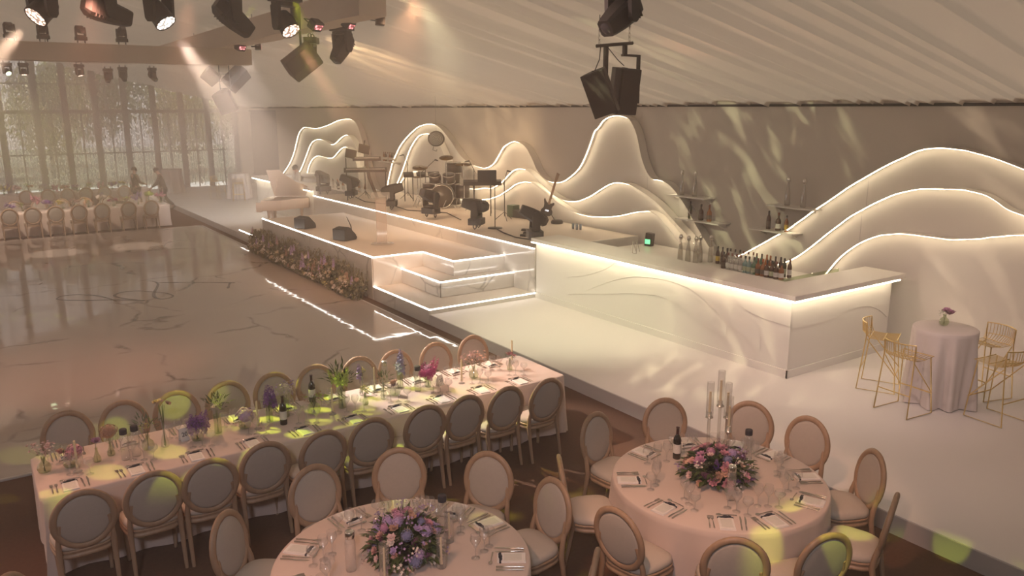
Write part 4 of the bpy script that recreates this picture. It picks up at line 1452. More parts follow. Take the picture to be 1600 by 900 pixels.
arrangement('low bowl of deep purple stocks right of the number twenty card', 1.61, 7.95, 'bowl', 0.15, [('spike', 'purple', 9, 0.17), ('hydrangea', 'purple', 2, 0.06)], 0.09, seed=7, spread=0.085)
arrangement('vase of dark greenery and a white flower right of the purple stocks', 1.83, 8.02, 'tall', 0.28, [('peony', 'white', 1, 0.05), ('spray', 'lime', 2, 0.07)], 0.13, seed=8, spread=0.05, tall_leaf=True)
arrangement('low bowl with one big dusty pink hydrangea left of the wine bottle', 2.09, 7.99, 'bowl', 0.135, [('hydrangea', 'lavender', 1, 0.09), ('hydrangea', 'blush', 2, 0.07)], 0.07, seed=9, spread=0.06)
arrangement('tall glass vase of purple larkspur left of the wine bottle', 2.36, 8.02, 'tall', 0.26, [('spike', 'purple', 5, 0.20), ('spray', 'lavender', 2, 0.06)], 0.08, M_leaf2, seed=10, spread=0.05)
arrangement('vase of white and lilac sprays just behind the wine bottle', 2.55, 8.06, 'tall', 0.27, [('spray', 'white', 3, 0.075), ('spray2', 'lavender', 4, 0.085)], 0.05, M_leaf2, seed=11, spread=0.07)
arrangement('round vase with lime hellebores in front of the second wine bottle', 2.83, 7.97, 'round', 0.17, [('rose', 'lime', 3, 0.045), ('spray', 'dried', 3, 0.07)], 0.06, M_leaf2, seed=12, spread=0.10, vs=1.2)
arrangement('tall vase of fresh green snapdragons, the biggest greenery on the long table', 3.15, 7.96, 'tall', 0.30, [('spike', 'lime', 5, 0.20), ('spray', 'lime', 2, 0.07)], 0.17, M_leaf, seed=13, spread=0.08, tall_leaf=True, vs=1.1)
arrangement('small vase with yellow sprigs on the middle of the long table', 3.40, 7.90, 'tear', 0.17, [('spray', 'yellow', 2, 0.06)], 0.06, M_leaf2, seed=14, spread=0.03)
arrangement('bud vase with a tall dusky lilac column, far side of the long table', 3.50, 8.20, 'bottle', 0.30, [('spike', 'lavender', 2, 0.20), ('spray', 'yellow', 1, 0.05)], 0.05, seed=15, spread=0.04)
arrangement('slender vase with dark green stems left of the peach rose', 3.65, 7.95, 'bottle', 0.22, [('spray', 'dried', 1, 0.04)], 0.10, M_leaf, seed=16, spread=0.03, tall_leaf=True)
arrangement('low bowl with a peach garden rose on the long table', 3.81, 7.99, 'bowl', 0.12, [('peony', 'peach', 1, 0.065), ('rose', 'blush', 1, 0.045)], 0.05, seed=17, spread=0.035)
arrangement('vase with a blue grey delphinium and green stem, far side of the long table', 3.98, 8.20, 'tall', 0.28, [('spike', 'blue', 2, 0.24)], 0.08, M_leaf, seed=18, spread=0.03)
arrangement('vase of vivid magenta delphinium beside the second table number', 4.26, 8.02, 'tall', 0.22, [('spike', 'magenta', 9, 0.17), ('hydrangea', 'magenta', 2, 0.06), ('hydrangea', 'rosepink', 1, 0.055)], 0.12, seed=19, spread=0.09)
arrangement('vase of dried pink and straw flowers towards the right end of the long table', 4.87, 7.98, 'round', 0.21, [('spray', 'blush', 5, 0.085), ('spray2', 'peach', 3, 0.09), ('rose', 'dried', 2, 0.05)], 0.10, seed=20, spread=0.09)
arrangement('small vase of pink roses at the right end of the long table', 5.41, 7.99, 'tear', 0.19, [('rose', 'pink', 5, 0.042)], 0.07, M_leaf, seed=21, spread=0.055)

# candles, bottles and cards on the long table
CNDL = MB().cyl((0, 0, 0.035), (0, 0, 0.30), 0.0115, 0.0095, 8).cyl((0, 0, 0.30), (0, 0, 0.312), 0.0012, 0.001, 4).mesh('taper_candle', M_wax)
CNDH = MB().lathe([(0.04, 0.0), (0.04, 0.006), (0.012, 0.012), (0.010, 0.03), (0.017, 0.038), (0.017, 0.05)], 12, capb=True).mesh('candle_holder', M_glass)
for k, (x, yv, lab) in enumerate([(0.53, 7.84, 'ivory taper candle beside the bright pink hydrangea bowl'), (2.20, 7.90, 'ivory taper candle left of the tall purple larkspur'), (2.99, 7.84, 'ivory taper candle left of the green snapdragons'),
                                  (3.66, 8.22, 'ivory taper candle by the lilac column on the far side'), (4.65, 7.90, 'ivory taper candle right of the second table number'), (5.60, 8.22, 'ivory taper candle at the far right end of the long table')]):
    t = thing('taper_candle', lab, 'candle', (x, yv, TZ), 0, 'taper candles on the long table')
    link(CNDH, 'candle_holder', t)
    link(CNDL, 'wax', t)
WBB = MB().lathe([(0.036, 0.0), (0.0375, 0.005), (0.0375, 0.19), (0.030, 0.215), (0.0145, 0.24), (0.0135, 0.30), (0.016, 0.302), (0.016, 0.312)], 16, capb=True, capt=True).mesh('bottle_body', M_wine)
WBL = MB().lathe([(0.0381, 0.06), (0.0381, 0.15)], 16).mesh('bottle_label', M_label)
WBC = MB().lathe([(0.0150, 0.245), (0.0150, 0.305), (0.017, 0.306), (0.0165, 0.315)], 12, capt=True).mesh('bottle_foil', mat('foil_capsule', (0.05, 0.015, 0.02), 0.35))
for x, yv, lab in ((2.46, 7.87, 'dark red wine bottle with a white label standing on the long table'), (2.95, 8.34, 'dark wine bottle on the far side of the long table, behind the lime flowers'), (5.24, 4.93, 'dark wine bottle left of the candle stand on the right round table')):
    t = thing('wine_bottle', lab, 'bottle', (x, yv, TZ), 0.6, 'wine bottles on the tables')
    for n_, me in (('body', WBB), ('label', WBL), ('capsule', WBC)):
        link(me, n_, t)
WTB = MB().lathe([(0.036, 0.0), (0.038, 0.006), (0.038, 0.19), (0.033, 0.21), (0.028, 0.215), (0.028, 0.225)], 16, capb=True).mesh('bottle_body', M_glass)
WTC = MB().lathe([(0.033, 0.222), (0.034, 0.226), (0.034, 0.262), (0.030, 0.268)], 16, capb=True, capt=True).mesh('bottle_cap', M_ribbon)
WTL = MB().lathe([(0.0385, 0.05), (0.0385, 0.13)], 16).mesh('label', mat('etched_label', (0.55, 0.52, 0.46), 0.7))
for x, yv, lab in ((0.94, 7.87, 'left of the two dark capped water bottles at the left end of the long table'), (1.04, 7.90, 'right of the two dark capped water bottles at the left end of the long table'),
                   (4.09, 7.96, 'dark capped water bottle left of the magenta delphinium'), (3.86, 8.36, 'dark capped water bottle on the far side near the blue grey delphinium'),
                   (5.75, 4.52, 'dark capped water bottle right of the flowers on the right round table'), (5.02, 4.09, 'grey capped water bottle in front of the flowers on the right round table'),
                   (1.95, 4.92, 'silver capped water bottle left of the flowers on the left round table'), (2.76, 5.02, 'dark capped water bottle right of the flowers on the left round table')):
    t = thing('water_bottle', lab, 'bottle', (x, yv, TZ), 0, 'capped water bottles')
    t.scale = (1, 1, 1.15)
    link(WTB, 'body', t)
    c = link(WTC, 'cap', t, mat=M_chrome if 'silver' in lab or 'grey' in lab else M_ribbon)


def text_mesh(s, size, m, name='lettering', ext=0.0006):
    cu = bpy.data.curves.new(name, 'FONT')
    cu.body = s
    cu.size = size
    cu.align_x = 'CENTER'
    cu.align_y = 'CENTER'
    cu.extrude = ext
    cu.resolution_u = 3
    o = bpy.data.objects.new(name, cu)
    COL.objects.link(o)
    me = bpy.data.meshes.new_from_object(o.evaluated_get(bpy.context.evaluated_depsgraph_get()))
    bpy.data.objects.remove(o)
    me.materials.clear()
    me.materials.append(m)
    return me


NUM = text_mesh('20', 0.062, M_ribbon)
for x, yv, lab, ang in ((1.50, 8.03, 'folded white table number card reading 20 left of the purple stocks', 0.25), (4.40, 7.99, 'folded white table number card beside the magenta delphinium', 0.35)):
    t = thing('table_number', lab, 'card', (x, yv, TZ), ang, 'table number cards')
    c = MB()
    for s in (-1, 1):
        c.prism([(-0.045, 0), (0.045, 0), (0.045, 0.13), (-0.045, 0.13)], 0.0015, lambda u, v, w, s=s: (u, s*(0.03*(1-v/0.13)+w), v))
    c.build('card', M_napkin, t)
    o = link(NUM, 'numerals', t, loc=(0, -0.0185, 0.065))
    o.rotation_euler = (pi/2-0.22, 0, 0)

# ---------------------------------------------------------------- centrepieces on the round tables
def centrepiece(label, x, yv, rad, hh, palette, nb, seed):
    r = random.Random(seed)
    t = thing('flower_centrepiece', label, 'flowers', (x, yv, TZ), 0, 'round table centrepieces')
    MB().lathe([(rad*0.5, 0.0), (rad*0.55, 0.01), (rad*0.5, 0.06), (rad*0.42, 0.07)], 16, capb=True).build('bowl', M_blackm, t)
    lf = leaf_cluster(seed, 420, 1.0, 0.15, 0.14, 0.34)
    f = lf.build('foliage', M_leaf, t)
    f['kind'] = 'stuff'
    f.scale = (rad*1.08, rad*1.08, hh*1.0)
    f.location = (0, 0, 0.06)
    for i in range(nb):
        zz = 1-1.15*(i+0.5)/nb
        a = i*2.399963+r.uniform(-.3, .3)
        rd = sqrt(max(0, 1-zz*zz))
        p = Vector((rad*rd*cos(a), rad*rd*sin(a), 0.07+hh*max(zz, -0.1)))*1.0
        kind, colr, size = r.choice(palette)
        d = Vector((rd*cos(a), rd*sin(a), zz*0.9+0.35)).normalized()
        if kind == 'spike':
            p *= 0.8
        s = size*r.uniform(0.7, 1.1)
        if kind in ('spray', 'spray2'):
            p = Vector((p.x*1.12, p.y*1.12, p.z*1.1))
        b = link(BL[kind], 'bloom', t, loc=p - d*s*0.2, sc=s, mat=FC[colr])
        b.rotation_mode = 'QUATERNION'
        b.rotation_quaternion = d.to_track_quat('Z', 'Y') @ Matrix.Rotation(r.uniform(0, 6), 3, 'Z').to_quaternion()
    return t


PAL1 = [('hydrangea', 'lavender', 0.052), ('rose', 'white', 0.045), ('spray', 'white', 0.07), ('spray', 'white', 0.07), ('spray2', 'lavender', 0.07), ('spray', 'lavender', 0.06), ('peony', 'pink', 0.045), ('hydrangea', 'magenta', 0.045),
        ('hydrangea', 'rosepink', 0.05), ('rose', 'blush', 0.045), ('peony', 'coral', 0.04), ('hydrangea', 'blue', 0.045), ('spike', 'plum', 0.13), ('spray2', 'blush', 0.065), ('rose', 'lavender', 0.04), ('hydrangea', 'purple', 0.04), ('rose', 'dried', 0.045)]
PAL2 = [('peony', 'pink', 0.065), ('rose', 'coral', 0.055), ('peony', 'rosepink', 0.06), ('rose', 'blush', 0.05), ('hydrangea', 'lavender', 0.055), ('hydrangea', 'rosepink', 0.05), ('spray', 'lavender', 0.065), ('spike', 'purple', 0.15),
        ('rose', 'dried', 0.05), ('hydrangea', 'blue', 0.05), ('rose', 'peach', 0.05), ('spray', 'white', 0.06), ('peony', 'pink', 0.06), ('spike', 'plum', 0.18)]
centrepiece('big loose bouquet of white lilac and pink flowers on the left round table', 2.36, 4.86, 0.26, 0.27, PAL1, 90, 51)
centrepiece('dense mound of pink, coral and purple flowers around the candle stand', 5.23, 4.43, 0.29, 0.20, PAL2, 64, 52)

# tall candle stand rising from the right centrepiece: clear stems, cups, glass tubes, ivory candles
t = thing('candle_stand', 'tall clear candle stand with four glass tubes above the right centrepiece', 'candle stand', (5.25, 4.45, TZ))
MB().lathe([(0.14, 0.0), (0.14, 0.015), (0.02, 0.03)], 20, capb=True).build('base', M_acryl, t)
for dx, dy, h in ((-0.085, 0.045, 0.57), (0.02, 0.02, 0.66), (0.09, -0.03, 0.42), (0.115, 0.015, 0.53)):
    s = MB().cyl((dx, dy, 0.02), (dx, dy, h), 0.014, n=10).build('stem', M_acryl, t)
    MB().lathe([(0.014, h-0.01), (0.034, h), (0.034, h+0.008), (0.018, h+0.014), (0.020, h+0.05)], 14, (dx, dy, 0), capb=True, capt=True).build('cup', M_chrome, s)
    MB().lathe([(0.031, h+0.008), (0.031, h+0.33)], 16, (dx, dy, 0)).build('glass_tube', M_glass, s)
    MB().cyl((dx, dy, h+0.02), (dx, dy, h+0.24), 0.012, 0.010, 8).build('candle', M_wax, s)
# straight glass cylinders with candles on the left round table
GCY = MB().lathe([(0.033, 0.002), (0.035, 0.004), (0.035, 0.28)], 16, capb=True).mesh('glass_cylinder', M_glass)
for x, yv, lab in ((2.10, 4.68, 'clear glass candle cylinder left of the left bouquet'), (2.50, 4.58, 'clear glass candle cylinder at the front right of the left bouquet'), (2.72, 4.85, 'clear glass candle cylinder right of the left bouquet'), (2.62, 5.14, 'clear glass candle cylinder behind the left bouquet on its right')):
    t = thing('candle_cylinder', lab, 'candle', (x, yv, TZ), 0, 'glass candle cylinders')
    link(GCY, 'glass_cylinder', t)
    link(CNDL, 'wax', t, sc=0.8)

# ---------------------------------------------------------------- flower bank along the runway
fb = thing('flower_bank', 'long bank of meadow flowers and greenery along the runway front', 'flowers', (0, 0, 0))
r = random.Random(77)
mb = MB()
for i in range(5200):
    yv = r.uniform(15.42, 23.0)
    hmax = (0.50 + 0.10*sin(yv*2.3) + 0.07*sin(yv*5.7+1))*(0.82 if yv < 16.5 else 1.0)
    z = r.uniform(0.0, 1.0)**1.1*hmax
    dep = 0.42*(1-0.65*(z/0.75)**1.5)
    x = PX - 0.05 - dep*sqrt(r.random())
    q = Euler((r.uniform(-1.0, 1.0), r.uniform(-1.0, 1.0), r.uniform(0, 6.3))).to_matrix()
    l, w = r.uniform(0.05, 0.12), r.uniform(0.012, 0.034)
    c = Vector((x, yv, z+0.01))
    vs = [c, c+q @ Vector((-w, 0.01, l*0.5)), c+q @ Vector((w, -0.01, l*0.5)), c+q @ Vector((0, 0.02, l))]
    mb.add(vs, [(0, 2, 1), (1, 2, 3)])
for i in range(240):
    yv = r.uniform(15.45, 22.95)
    x = PX - r.uniform(0.06, 0.34)
    h = r.uniform(0.3, 0.72)
    mb.tube([(x, yv, 0.02), (x+r.uniform(-.04, .04), yv+r.uniform(-.05, .05), h)], 0.006, 3, caps=False, smooth=False)
    for k in range(7):
        zz = h*(0.6+0.06*k)
        q = Euler((r.uniform(-.6, .6), r.uniform(-.6, .6), r.uniform(0, 6))).to_matrix()
        c = Vector((x, yv, zz))
        mb.add([c, c+q @ Vector((-0.012, 0.02, 0.03)), c+q @ Vector((0, 0.035, 0.06)), c+q @ Vector((0.012, 0.02, 0.03))], [(0, 1, 2, 3)])
o = mb.build('foliage', mat('meadow_green', (0.17, 0.15, 0.085), 0.6, var=0.5, scale=5), fb)
o['kind'] = 'stuff'
for i in range(150):
    yv = r.uniform(15.5, 22.95)
    z = r.uniform(0.1, 0.5)
    kind, c, s = r.choice([('rose', 'white', 0.06), ('rose', 'white', 0.07), ('hydrangea', 'straw', 0.06), ('spray', 'white', 0.10), ('rose', 'straw', 0.06), ('spray2', 'straw', 0.09), ('spike', 'dried', 0.2), ('spray', 'yellow', 0.07), ('hydrangea', 'dried', 0.05), ('spike', 'lavender', 0.22)])
    x = PX - 0.08 - 0.40*(1-0.6*z/0.7)
    b = link(BL[kind], 'bloom', fb, loc=(x, yv, z), sc=s*r.uniform(0.8, 1.2), mat=FC[c])
    if kind != 'spike':
        b.rotation_mode = 'QUATERNION'
        b.rotation_quaternion = Vector((-1, r.uniform(-.5, .5), 0.7)).to_track_quat('Z', 'Y')

# ---------------------------------------------------------------- gold stools and cocktail table
def stool_parts():
    d = {}
    rod = 0.0085
    mb = MB()
    # seat: wires bent up into the back
    n = 11
    for i in range(n):
        x = -0.20 + 0.40*i/(n-1)
        e = 1-0.18*abs(2*i/(n-1)-1)**2
        mb.tube([(x, 0.20, 0.745), (x, 0.0, 0.725), (x, -0.14, 0.735)], 0.0042, 4, smooth=False)
    for yv, z in ((0.20, 0.745), (0.03, 0.727), (-0.14, 0.735)):
        mb.tube([(-0.21, yv, z+0.006), (0, yv, z), (0.21, yv, z+0.006)], 0.006, 5)
    d['seat_wires'] = mb.mesh('seat_wires', M_gold)
    mb = MB()
    for i in range(13):
        a = -1 + 2*i/12
        x = 0.215*a
        yv = -0.15 - 0.085*(1-a*a)
        mb.tube([(x*0.97, -0.14-0.04*(1-a*a), 0.735), (x, yv-0.02, 0.80), (x*1.02, yv-0.035, 0.945)], 0.0046, 4, smooth=False)
    def arc(z, off, k):
        return [(0.215*k*(-1+2*i/14), -0.15-off-0.085*(1-(-1+2*i/14)**2), z) for i in range(15)]
    mb.tube(arc(0.945, 0.035, 1.02), 0.0075, 6)
    mb.tube(arc(0.80, 0.02, 1.0), 0.005, 5)
    d['back_wires'] = mb.mesh('back_wires', M_gold)
    for nme, sx in (('l', -1), ('r', 1)):
        mb = MB().tube([(sx*0.19, 0.17, 0.74), (sx*0.235, 0.235, 0.012), (sx*0.235, -0.245, 0.012), (sx*0.21, -0.18, 0.735), (sx*0.215, -0.185, 0.93)], rod, 7)
        d['side_'+nme] = mb.mesh('leg_frame', M_gold)
        mb = MB().tube([(sx*0.20, -0.17, 0.72), (sx*0.225, 0.215, 0.27)], rod*0.85, 6)
        d['brace_'+nme] = mb.mesh('brace', M_gold)
    mb = MB().tube([(-0.222, 0.22, 0.27), (0.222, 0.22, 0.27)], rod, 7)
    d['footrest'] = mb.mesh('footrest', M_gold)
    mb = MB().tube([(-0.22, -0.225, 0.30), (0.22, -0.225, 0.30)], rod*0.85, 6)
    d['rear_bar'] = mb.mesh('rear_bar', M_gold)
    return d


SP_ = stool_parts()


def stool(label, x, yv, tx, ty, z=PZ, off=0.0):
    a = atan2(ty-yv, tx-x)-pi/2+off
    t = thing('bar_stool', label, 'stool', (x, yv, z), a, 'gold wire bar stools')
    for k, n in (('seat_wires', 'seat'), ('back_wires', 'backrest'), ('side_l', 'leg_frame'), ('side_r', 'leg_frame'), ('brace_l', 'brace'), ('brace_r', 'brace'), ('footrest', 'footrest'), ('rear_bar', 'rear_bar')):
        link(SP_[k], n, t)
    return t


CT = (10.25, 5.08)
round_cloth('tall cocktail table under a draped grey cloth right of the bar', CT[0], CT[1], 0.385, 1.21, PZ, 12, M_cloth2, 9, 'cocktail_table', 0.075)
stool('gold wire stool at the back left of the cocktail table, nearest the bar', 10.12, 5.84, CT[0], CT[1], off=0.25)
stool('gold wire stool at the front left of the cocktail table', 9.55, 5.15, CT[0], CT[1])
stool('gold wire stool behind the cocktail table at its right', 10.98, 4.86, CT[0], CT[1])
stool('gold wire stool at the front right of the cocktail table, nearest the frame edge', 10.23, 4.36, CT[0], CT[1], off=-0.1)
arrangement('small glass vase of pink peonies on the cocktail table', 10.33, 5.15, 'round', 0.17, [('peony', 'rosepink', 7, 0.055)], 0.07, M_leaf, z=1.211, seed=33, spread=0.06, group='cocktail table flowers')

# far cocktail tables and stool on the platform near the windows
round_cloth('far tall cocktail table with cloth beside the left bar end', 9.75, 35.0, 0.42, 1.3, PZ, 14, M_cloth2, 9, 'cocktail_table', 0.10)
round_cloth('far tall cocktail table with cloth right behind the bending waiter', 7.95, 39.3, 0.42, 1.3, PZ, 15, M_cloth2, 9, 'cocktail_table', 0.10)
stool('far gold wire stool left of the cloth covered table by the windows', 9.05, 35.8, 9.75, 35.0)
stool('far gold wire stool in front of the cloth covered table by the windows', 9.45, 34.1, 9.75, 35.0)

# ---------------------------------------------------------------- bar bottles
def bottle_set(prof, capprof, labz, name):
    b = MB().lathe(prof, 12, capb=True).mesh(name, M_wine)
    c = MB().lathe(capprof, 10, capt=True).mesh('cap', M_black)
    l = None
    if labz:
        r0 = max(p[0] for p in prof)+0.0006
        l = MB().lathe([(r0, labz[0]), (r0, labz[1])], 12).mesh('label', M_label)
    return b, c, l


SETS = {
    'tall': bottle_set([(0.045, 0), (0.052, 0.01), (0.05, 0.16), (0.044, 0.24), (0.03, 0.32), (0.019, 0.38), (0.017, 0.43)], [(0.018, 0.42), (0.03, 0.43), (0.040, 0.46), (0.040, 0.48), (0.030, 0.51), (0.01, 0.52)], None, 'bottle_body'),
    'std': bottle_set([(0.036, 0), (0.038, 0.006), (0.038, 0.18), (0.03, 0.215), (0.015, 0.25), (0.0135, 0.30)], [(0.0150, 0.265), (0.0155, 0.31), (0.013, 0.315)], (0.05, 0.14), 'bottle_body'),
    'sq': bottle_set([(0.043, 0), (0.046, 0.008), (0.046, 0.16), (0.036, 0.19), (0.016, 0.215), (0.015, 0.27)], [(0.018, 0.255), (0.019, 0.30), (0.016, 0.305)], (0.04, 0.12), 'bottle_body'),
}
BMAT = {}
for n, c, ro in (('amber', (0.30, 0.10, 0.02), .15), ('brown', (0.07, 0.03, 0.015), .12), ('olive', (0.04, 0.05, 0.015), .12), ('teal', (0.18, 0.33, 0.32), .15), ('emerald', (0.08, 0.22, 0.13), .15), ('orange', (0.55, 0.16, 0.02), .2), ('clear', (0.55, 0.53, 0.48), .1)):
    BMAT[n] = M_glass if n == 'clear' else mat('%s_bottle' % n, c, ro, var=0.15, spec=0.8)
M_etch = glass('frosted_pattern_glass', (0.9, 0.88, 0.84), 0.3, 0.1, 0.12, (0.3, 0.28, 0.26))
CAPM = {'black': M_black, 'copper': mat('copper_cap', (0.25, 0.09, 0.06), 0.35, metal=0.5), 'silver': M_chrome, 'white': M_label, 'orange': mat('orange_cap', (0.5, 0.13, 0.02), 0.4)}
LABM = {'cream': M_label, 'yellow': mat('yellow_label', (0.65, 0.45, 0.06), 0.7), 'pale': mat('pale_green_label', (0.45, 0.5, 0.33), 0.7), 'dark': mat('dark_label', (0.1, 0.08, 0.06), 0.6)}


def bottle(label, x, yv, z, shape, body, cap, lab=None, group='bottles on the bar back counter', sc=1.0):
    b, c, l = SETS[shape]
    t = thing('liquor_bottle', label, 'bottle', (x, yv, z), 0.3, group)
    t.scale = (sc, sc, sc)
    link(b, 'body', t, mat=BMAT[body] if body != 'etch' else M_etch)
    link(c, 'cap', t, mat=CAPM[cap])
    if l and lab:
        link(l, 'label', t, mat=LABM[lab])
    return t


for k, (x, yv) in enumerate([(11.24, 10.72), (11.22, 10.5), (11.30, 10.38), (11.46, 10.42), (11.62, 10.30)]):
    bottle('tall patterned clear bottle with ball stopper, %s from the left on the bar counter' % ORD[k], x, yv, 1.1, 'tall', 'etch', 'silver')
rowA = [('brown', 'black', 'yellow', 'std'), ('brown', 'black', 'dark', 'std'), ('brown', 'black', None, 'sq'), ('clear', 'black', 'cream', 'std'), ('clear', 'black', 'cream', 'std'), ('clear', 'black', 'cream', 'std'),
        ('clear', 'copper', 'cream', 'std'), ('clear', 'copper', 'cream', 'std'), ('clear', 'copper', 'cream', 'std'), ('emerald', 'copper', 'pale', 'std'), ('emerald', 'black', 'pale', 'std'),
        ('orange', 'orange', 'cream', 'std'), ('amber', 'orange', 'cream', 'std'), ('brown', 'black', 'cream', 'std'), ('brown', 'black', 'cream', 'std'), ('olive', 'black', 'pale', 'std'), ('brown', 'copper', 'cream', 'std')]
rowB = [('brown', 'black', 'dark', 'sq'), ('clear', 'copper', 'cream', 'sq'), ('clear', 'copper', 'cream', 'sq'), ('clear', 'copper', 'cream', 'sq'), ('clear', 'copper', 'cream', 'sq'), ('teal', 'black', 'pale', 'sq'), ('teal', 'black', 'pale', 'sq'), ('emerald', 'black', 'pale', 'sq'),
        ('amber', 'copper', 'dark', 'sq'), ('amber', 'orange', 'dark', 'sq'), ('brown', 'black', 'cream', 'sq'), ('brown', 'black', 'pale', 'sq'), ('brown', 'copper', 'cream', 'sq'), ('amber', 'black', 'cream', 'sq')]
for k, (b, c, l, s) in enumerate(rowA):
    bottle('%s bottle with %s cap, %s from the left in the back row' % (b, c, ORD[k]), 11.62+0.015*(k % 3), 10.12-k*0.10, 1.1, s, b, c, l, sc=1.05)
for k, (b, c, l, s) in enumerate(rowB):
    bottle('%s bottle with %s cap, %s from the left in the front row' % (b, c, ORD[k]), 11.36+0.012*(k % 2), 9.75-k*0.097, 1.1, s, b, c, l, sc=1.0)
tag(MB().lathe([(0.03, 0), (0.035, 0.10)], 12, (11.24, 9.02, 1.1), capb=True).build('drinking_glass', M_glass), 'small clear drinking glass in front of the orange bottles on the bar counter', 'glass')
SG = 'bottles on the wall shelves'
bottle('left tall clear bottle on the upper shelf beside the high peak', 12.40, 11.86, 2.2, 'tall', 'etch', 'silver', group=SG)
bottle('right tall clear bottle on the upper shelf beside the high peak', 12.40, 11.50, 2.2, 'tall', 'etch', 'silver', group=SG)
bottle('olive bottle at the left of the lower shelf beside the high peak', 12.40, 11.60, 1.73, 'std', 'olive', 'black', 'dark', SG, 1.15)
bottle('brown bottle in the middle of the lower shelf beside the high peak', 12.40, 11.30, 1.73, 'sq', 'brown', 'black', 'dark', SG, 1.1)
bottle('amber bottle at the right of the lower shelf beside the high peak', 12.40, 11.08, 1.73, 'sq', 'amber', 'copper', 'dark', SG, 1.1)
bottle('left tall clear bottle on the upper shelf above the right bar', 12.40, 9.24, 2.23, 'tall', 'etch', 'silver', group=SG)
bottle('right tall clear bottle on the upper shelf above the right bar', 12.40, 8.90, 2.23, 'tall', 'etch', 'silver', group=SG)
bottle('dark brown bottle at the left of the lower shelf above the right bar', 12.40, 9.62, 1.75, 'std', 'brown', 'black', 'dark', SG, 1.1)
bottle('brown bottle with pale label in the middle of the lower shelf above the right bar', 12.40, 9.40, 1.75, 'sq', 'brown', 'copper', 'cream', SG, 1.1)
bottle('amber bottle with yellow label at the right of the lower shelf above the right bar', 12.40, 9.22, 1.75, 'std', 'amber', 'black', 'yellow', SG, 0.95)
r = random.Random(6)
for k in range(18):
    b, c = r.choice(['amber', 'brown', 'clear', 'olive', 'orange']), r.choice(['black', 'copper', 'orange'])
    bottle('%s bottle on the far bottle counter behind the keyboards, %s from the left' % (b, ORD[k]), 11.3+0.12*(k % 3), 28.8-0.165*k, 1.1, r.choice(['std', 'sq']), b, c, 'cream', 'bottles on the far back counter')
for k in range(6):
    bottle('%s bottle on the shelf behind the keyboards, %s from the left' % (['amber', 'brown', 'clear'][k % 3], ORD[k]), 12.40, 26.2-0.16*k, 2.17, 'std', ['amber', 'brown', 'clear'][k % 3], 'copper', 'cream', SG)
t = thing('payment_terminal', 'small black box with a green lit screen behind the right bar', 'device', (11.95, 12.3, 1.1))
MB().box((0, 0, 0.14), (0.12, 0.16, 0.28), 0.3, 0.1).build('housing', M_black, t)
o = MB().box((-0.066, -0.005, 0.10), (0.004, 0.12, 0.10), 0.3).build('screen', M_screen, t)
t = thing('wire_stand', 'bent chrome wire stand on the right bar counter near the stage end', 'stand', (9.92, 10.9, CZ1))
t.location = (9.80, 10.35, CZ1)
MB().tube([(-0.06, 0, 0), (-0.04, 0.02, 0.20), (0.02, 0.08, 0.215), (0.07, 0.05, 0.02)], 0.007, 6).build('front_loop', M_chrome, t)
MB().tube([(-0.06, 0.10, 0), (-0.04, 0.12, 0.18), (0.02, 0.18, 0.19), (0.07, 0.15, 0.02)], 0.007, 6).build('rear_loop', M_chrome, t)
MB().tube([(-0.06, 0, 0.004), (-0.06, 0.10, 0.004)], 0.006, 6).build('foot_bar', M_chrome, t)

# ---------------------------------------------------------------- moving lights
def rounded_box(x, y, z, c=(0, 0, 0), k=0.25):
    """box with chamfered vertical edges"""
    a, b = x/2, y/2
    m = min(a, b)*k
    pts = [(a-m, -b), (a, -b+m), (a, b-m), (a-m, b), (-a+m, b), (-a, b-m), (-a, -b+m), (-a+m, -b)]
    return MB().prism([(u+c[0], v+c[1]) for u, v in pts], z, lambda u, v, w: (u, v, c[2]+w))


ML = {}
m = rounded_box(0.40, 0.28, 0.13, (0, 0, -0.20))
m.bb(-0.215, -0.20, -0.06, 0.06, -0.16, -0.10).bb(0.20, 0.215, -0.06, 0.06, -0.16, -0.10)
for sx in (-1, 1):
    m.tube([(sx*0.13, -0.03, -0.07), (sx*0.13, -0.035, -0.02), (sx*0.13, 0, 0.02), (sx*0.13, 0.035, -0.02), (sx*0.13, 0.03, -0.07)], 0.014, 5)
ML['base'] = m.mesh('base', M_black)
m = rounded_box(0.36, 0.16, 0.05, (0, 0, -0.26))
for sx in (-1, 1):
    m.prism([(-0.075, -0.25), (0.075, -0.25), (0.06, -0.52), (0.03, -0.56), (-0.03, -0.56), (-0.06, -0.52)], 0.05, lambda u, v, w, sx=sx: (sx*0.135+sx*w, u, v))
ML['yoke'] = m.mesh('yoke', M_black)
# heads: beam leaves along -Z, pivot at the origin
m = MB()
def sq_ring(a, b, z, k=0.3):
    q = min(a, b)*k
    return [(a-q, -b, z), (a, -b+q, z), (a, b-q, z), (a-q, b, z), (-a+q, b, z), (-a, b-q, z), (-a, -b+q, z), (-a+q, -b, z)]
vs, fs = [], []
lv = [(0.07, 0.06, 0.26), (0.115, 0.105, 0.20), (0.125, 0.125, 0.06), (0.115, 0.12, -0.08), (0.095, 0.10, -0.24), (0.085, 0.088, -0.30)]
for a, b, z in lv:
    vs += sq_ring(a, b, z)
for j in range(len(lv)-1):
    for i in range(8):
        fs.append((j*8+i, (j+1)*8+i, (j+1)*8+(i+1) % 8, j*8+(i+1) % 8))
fs += [tuple(range(8)), tuple(range(len(lv)*8-1, len(lv)*8-9, -1))]
m.add(vs, fs)
for k in range(4):
    m.bb(-0.127, 0.127, -0.118, 0.118, 0.02+0.04*k, 0.03+0.04*k)
ML['spot_head'] = m.mesh('head', M_black)
ML['spot_lens'] = MB().lathe([(0.001, -0.304), (0.06, -0.302), (0.07, -0.296)], 14).mesh('lens', M_black)
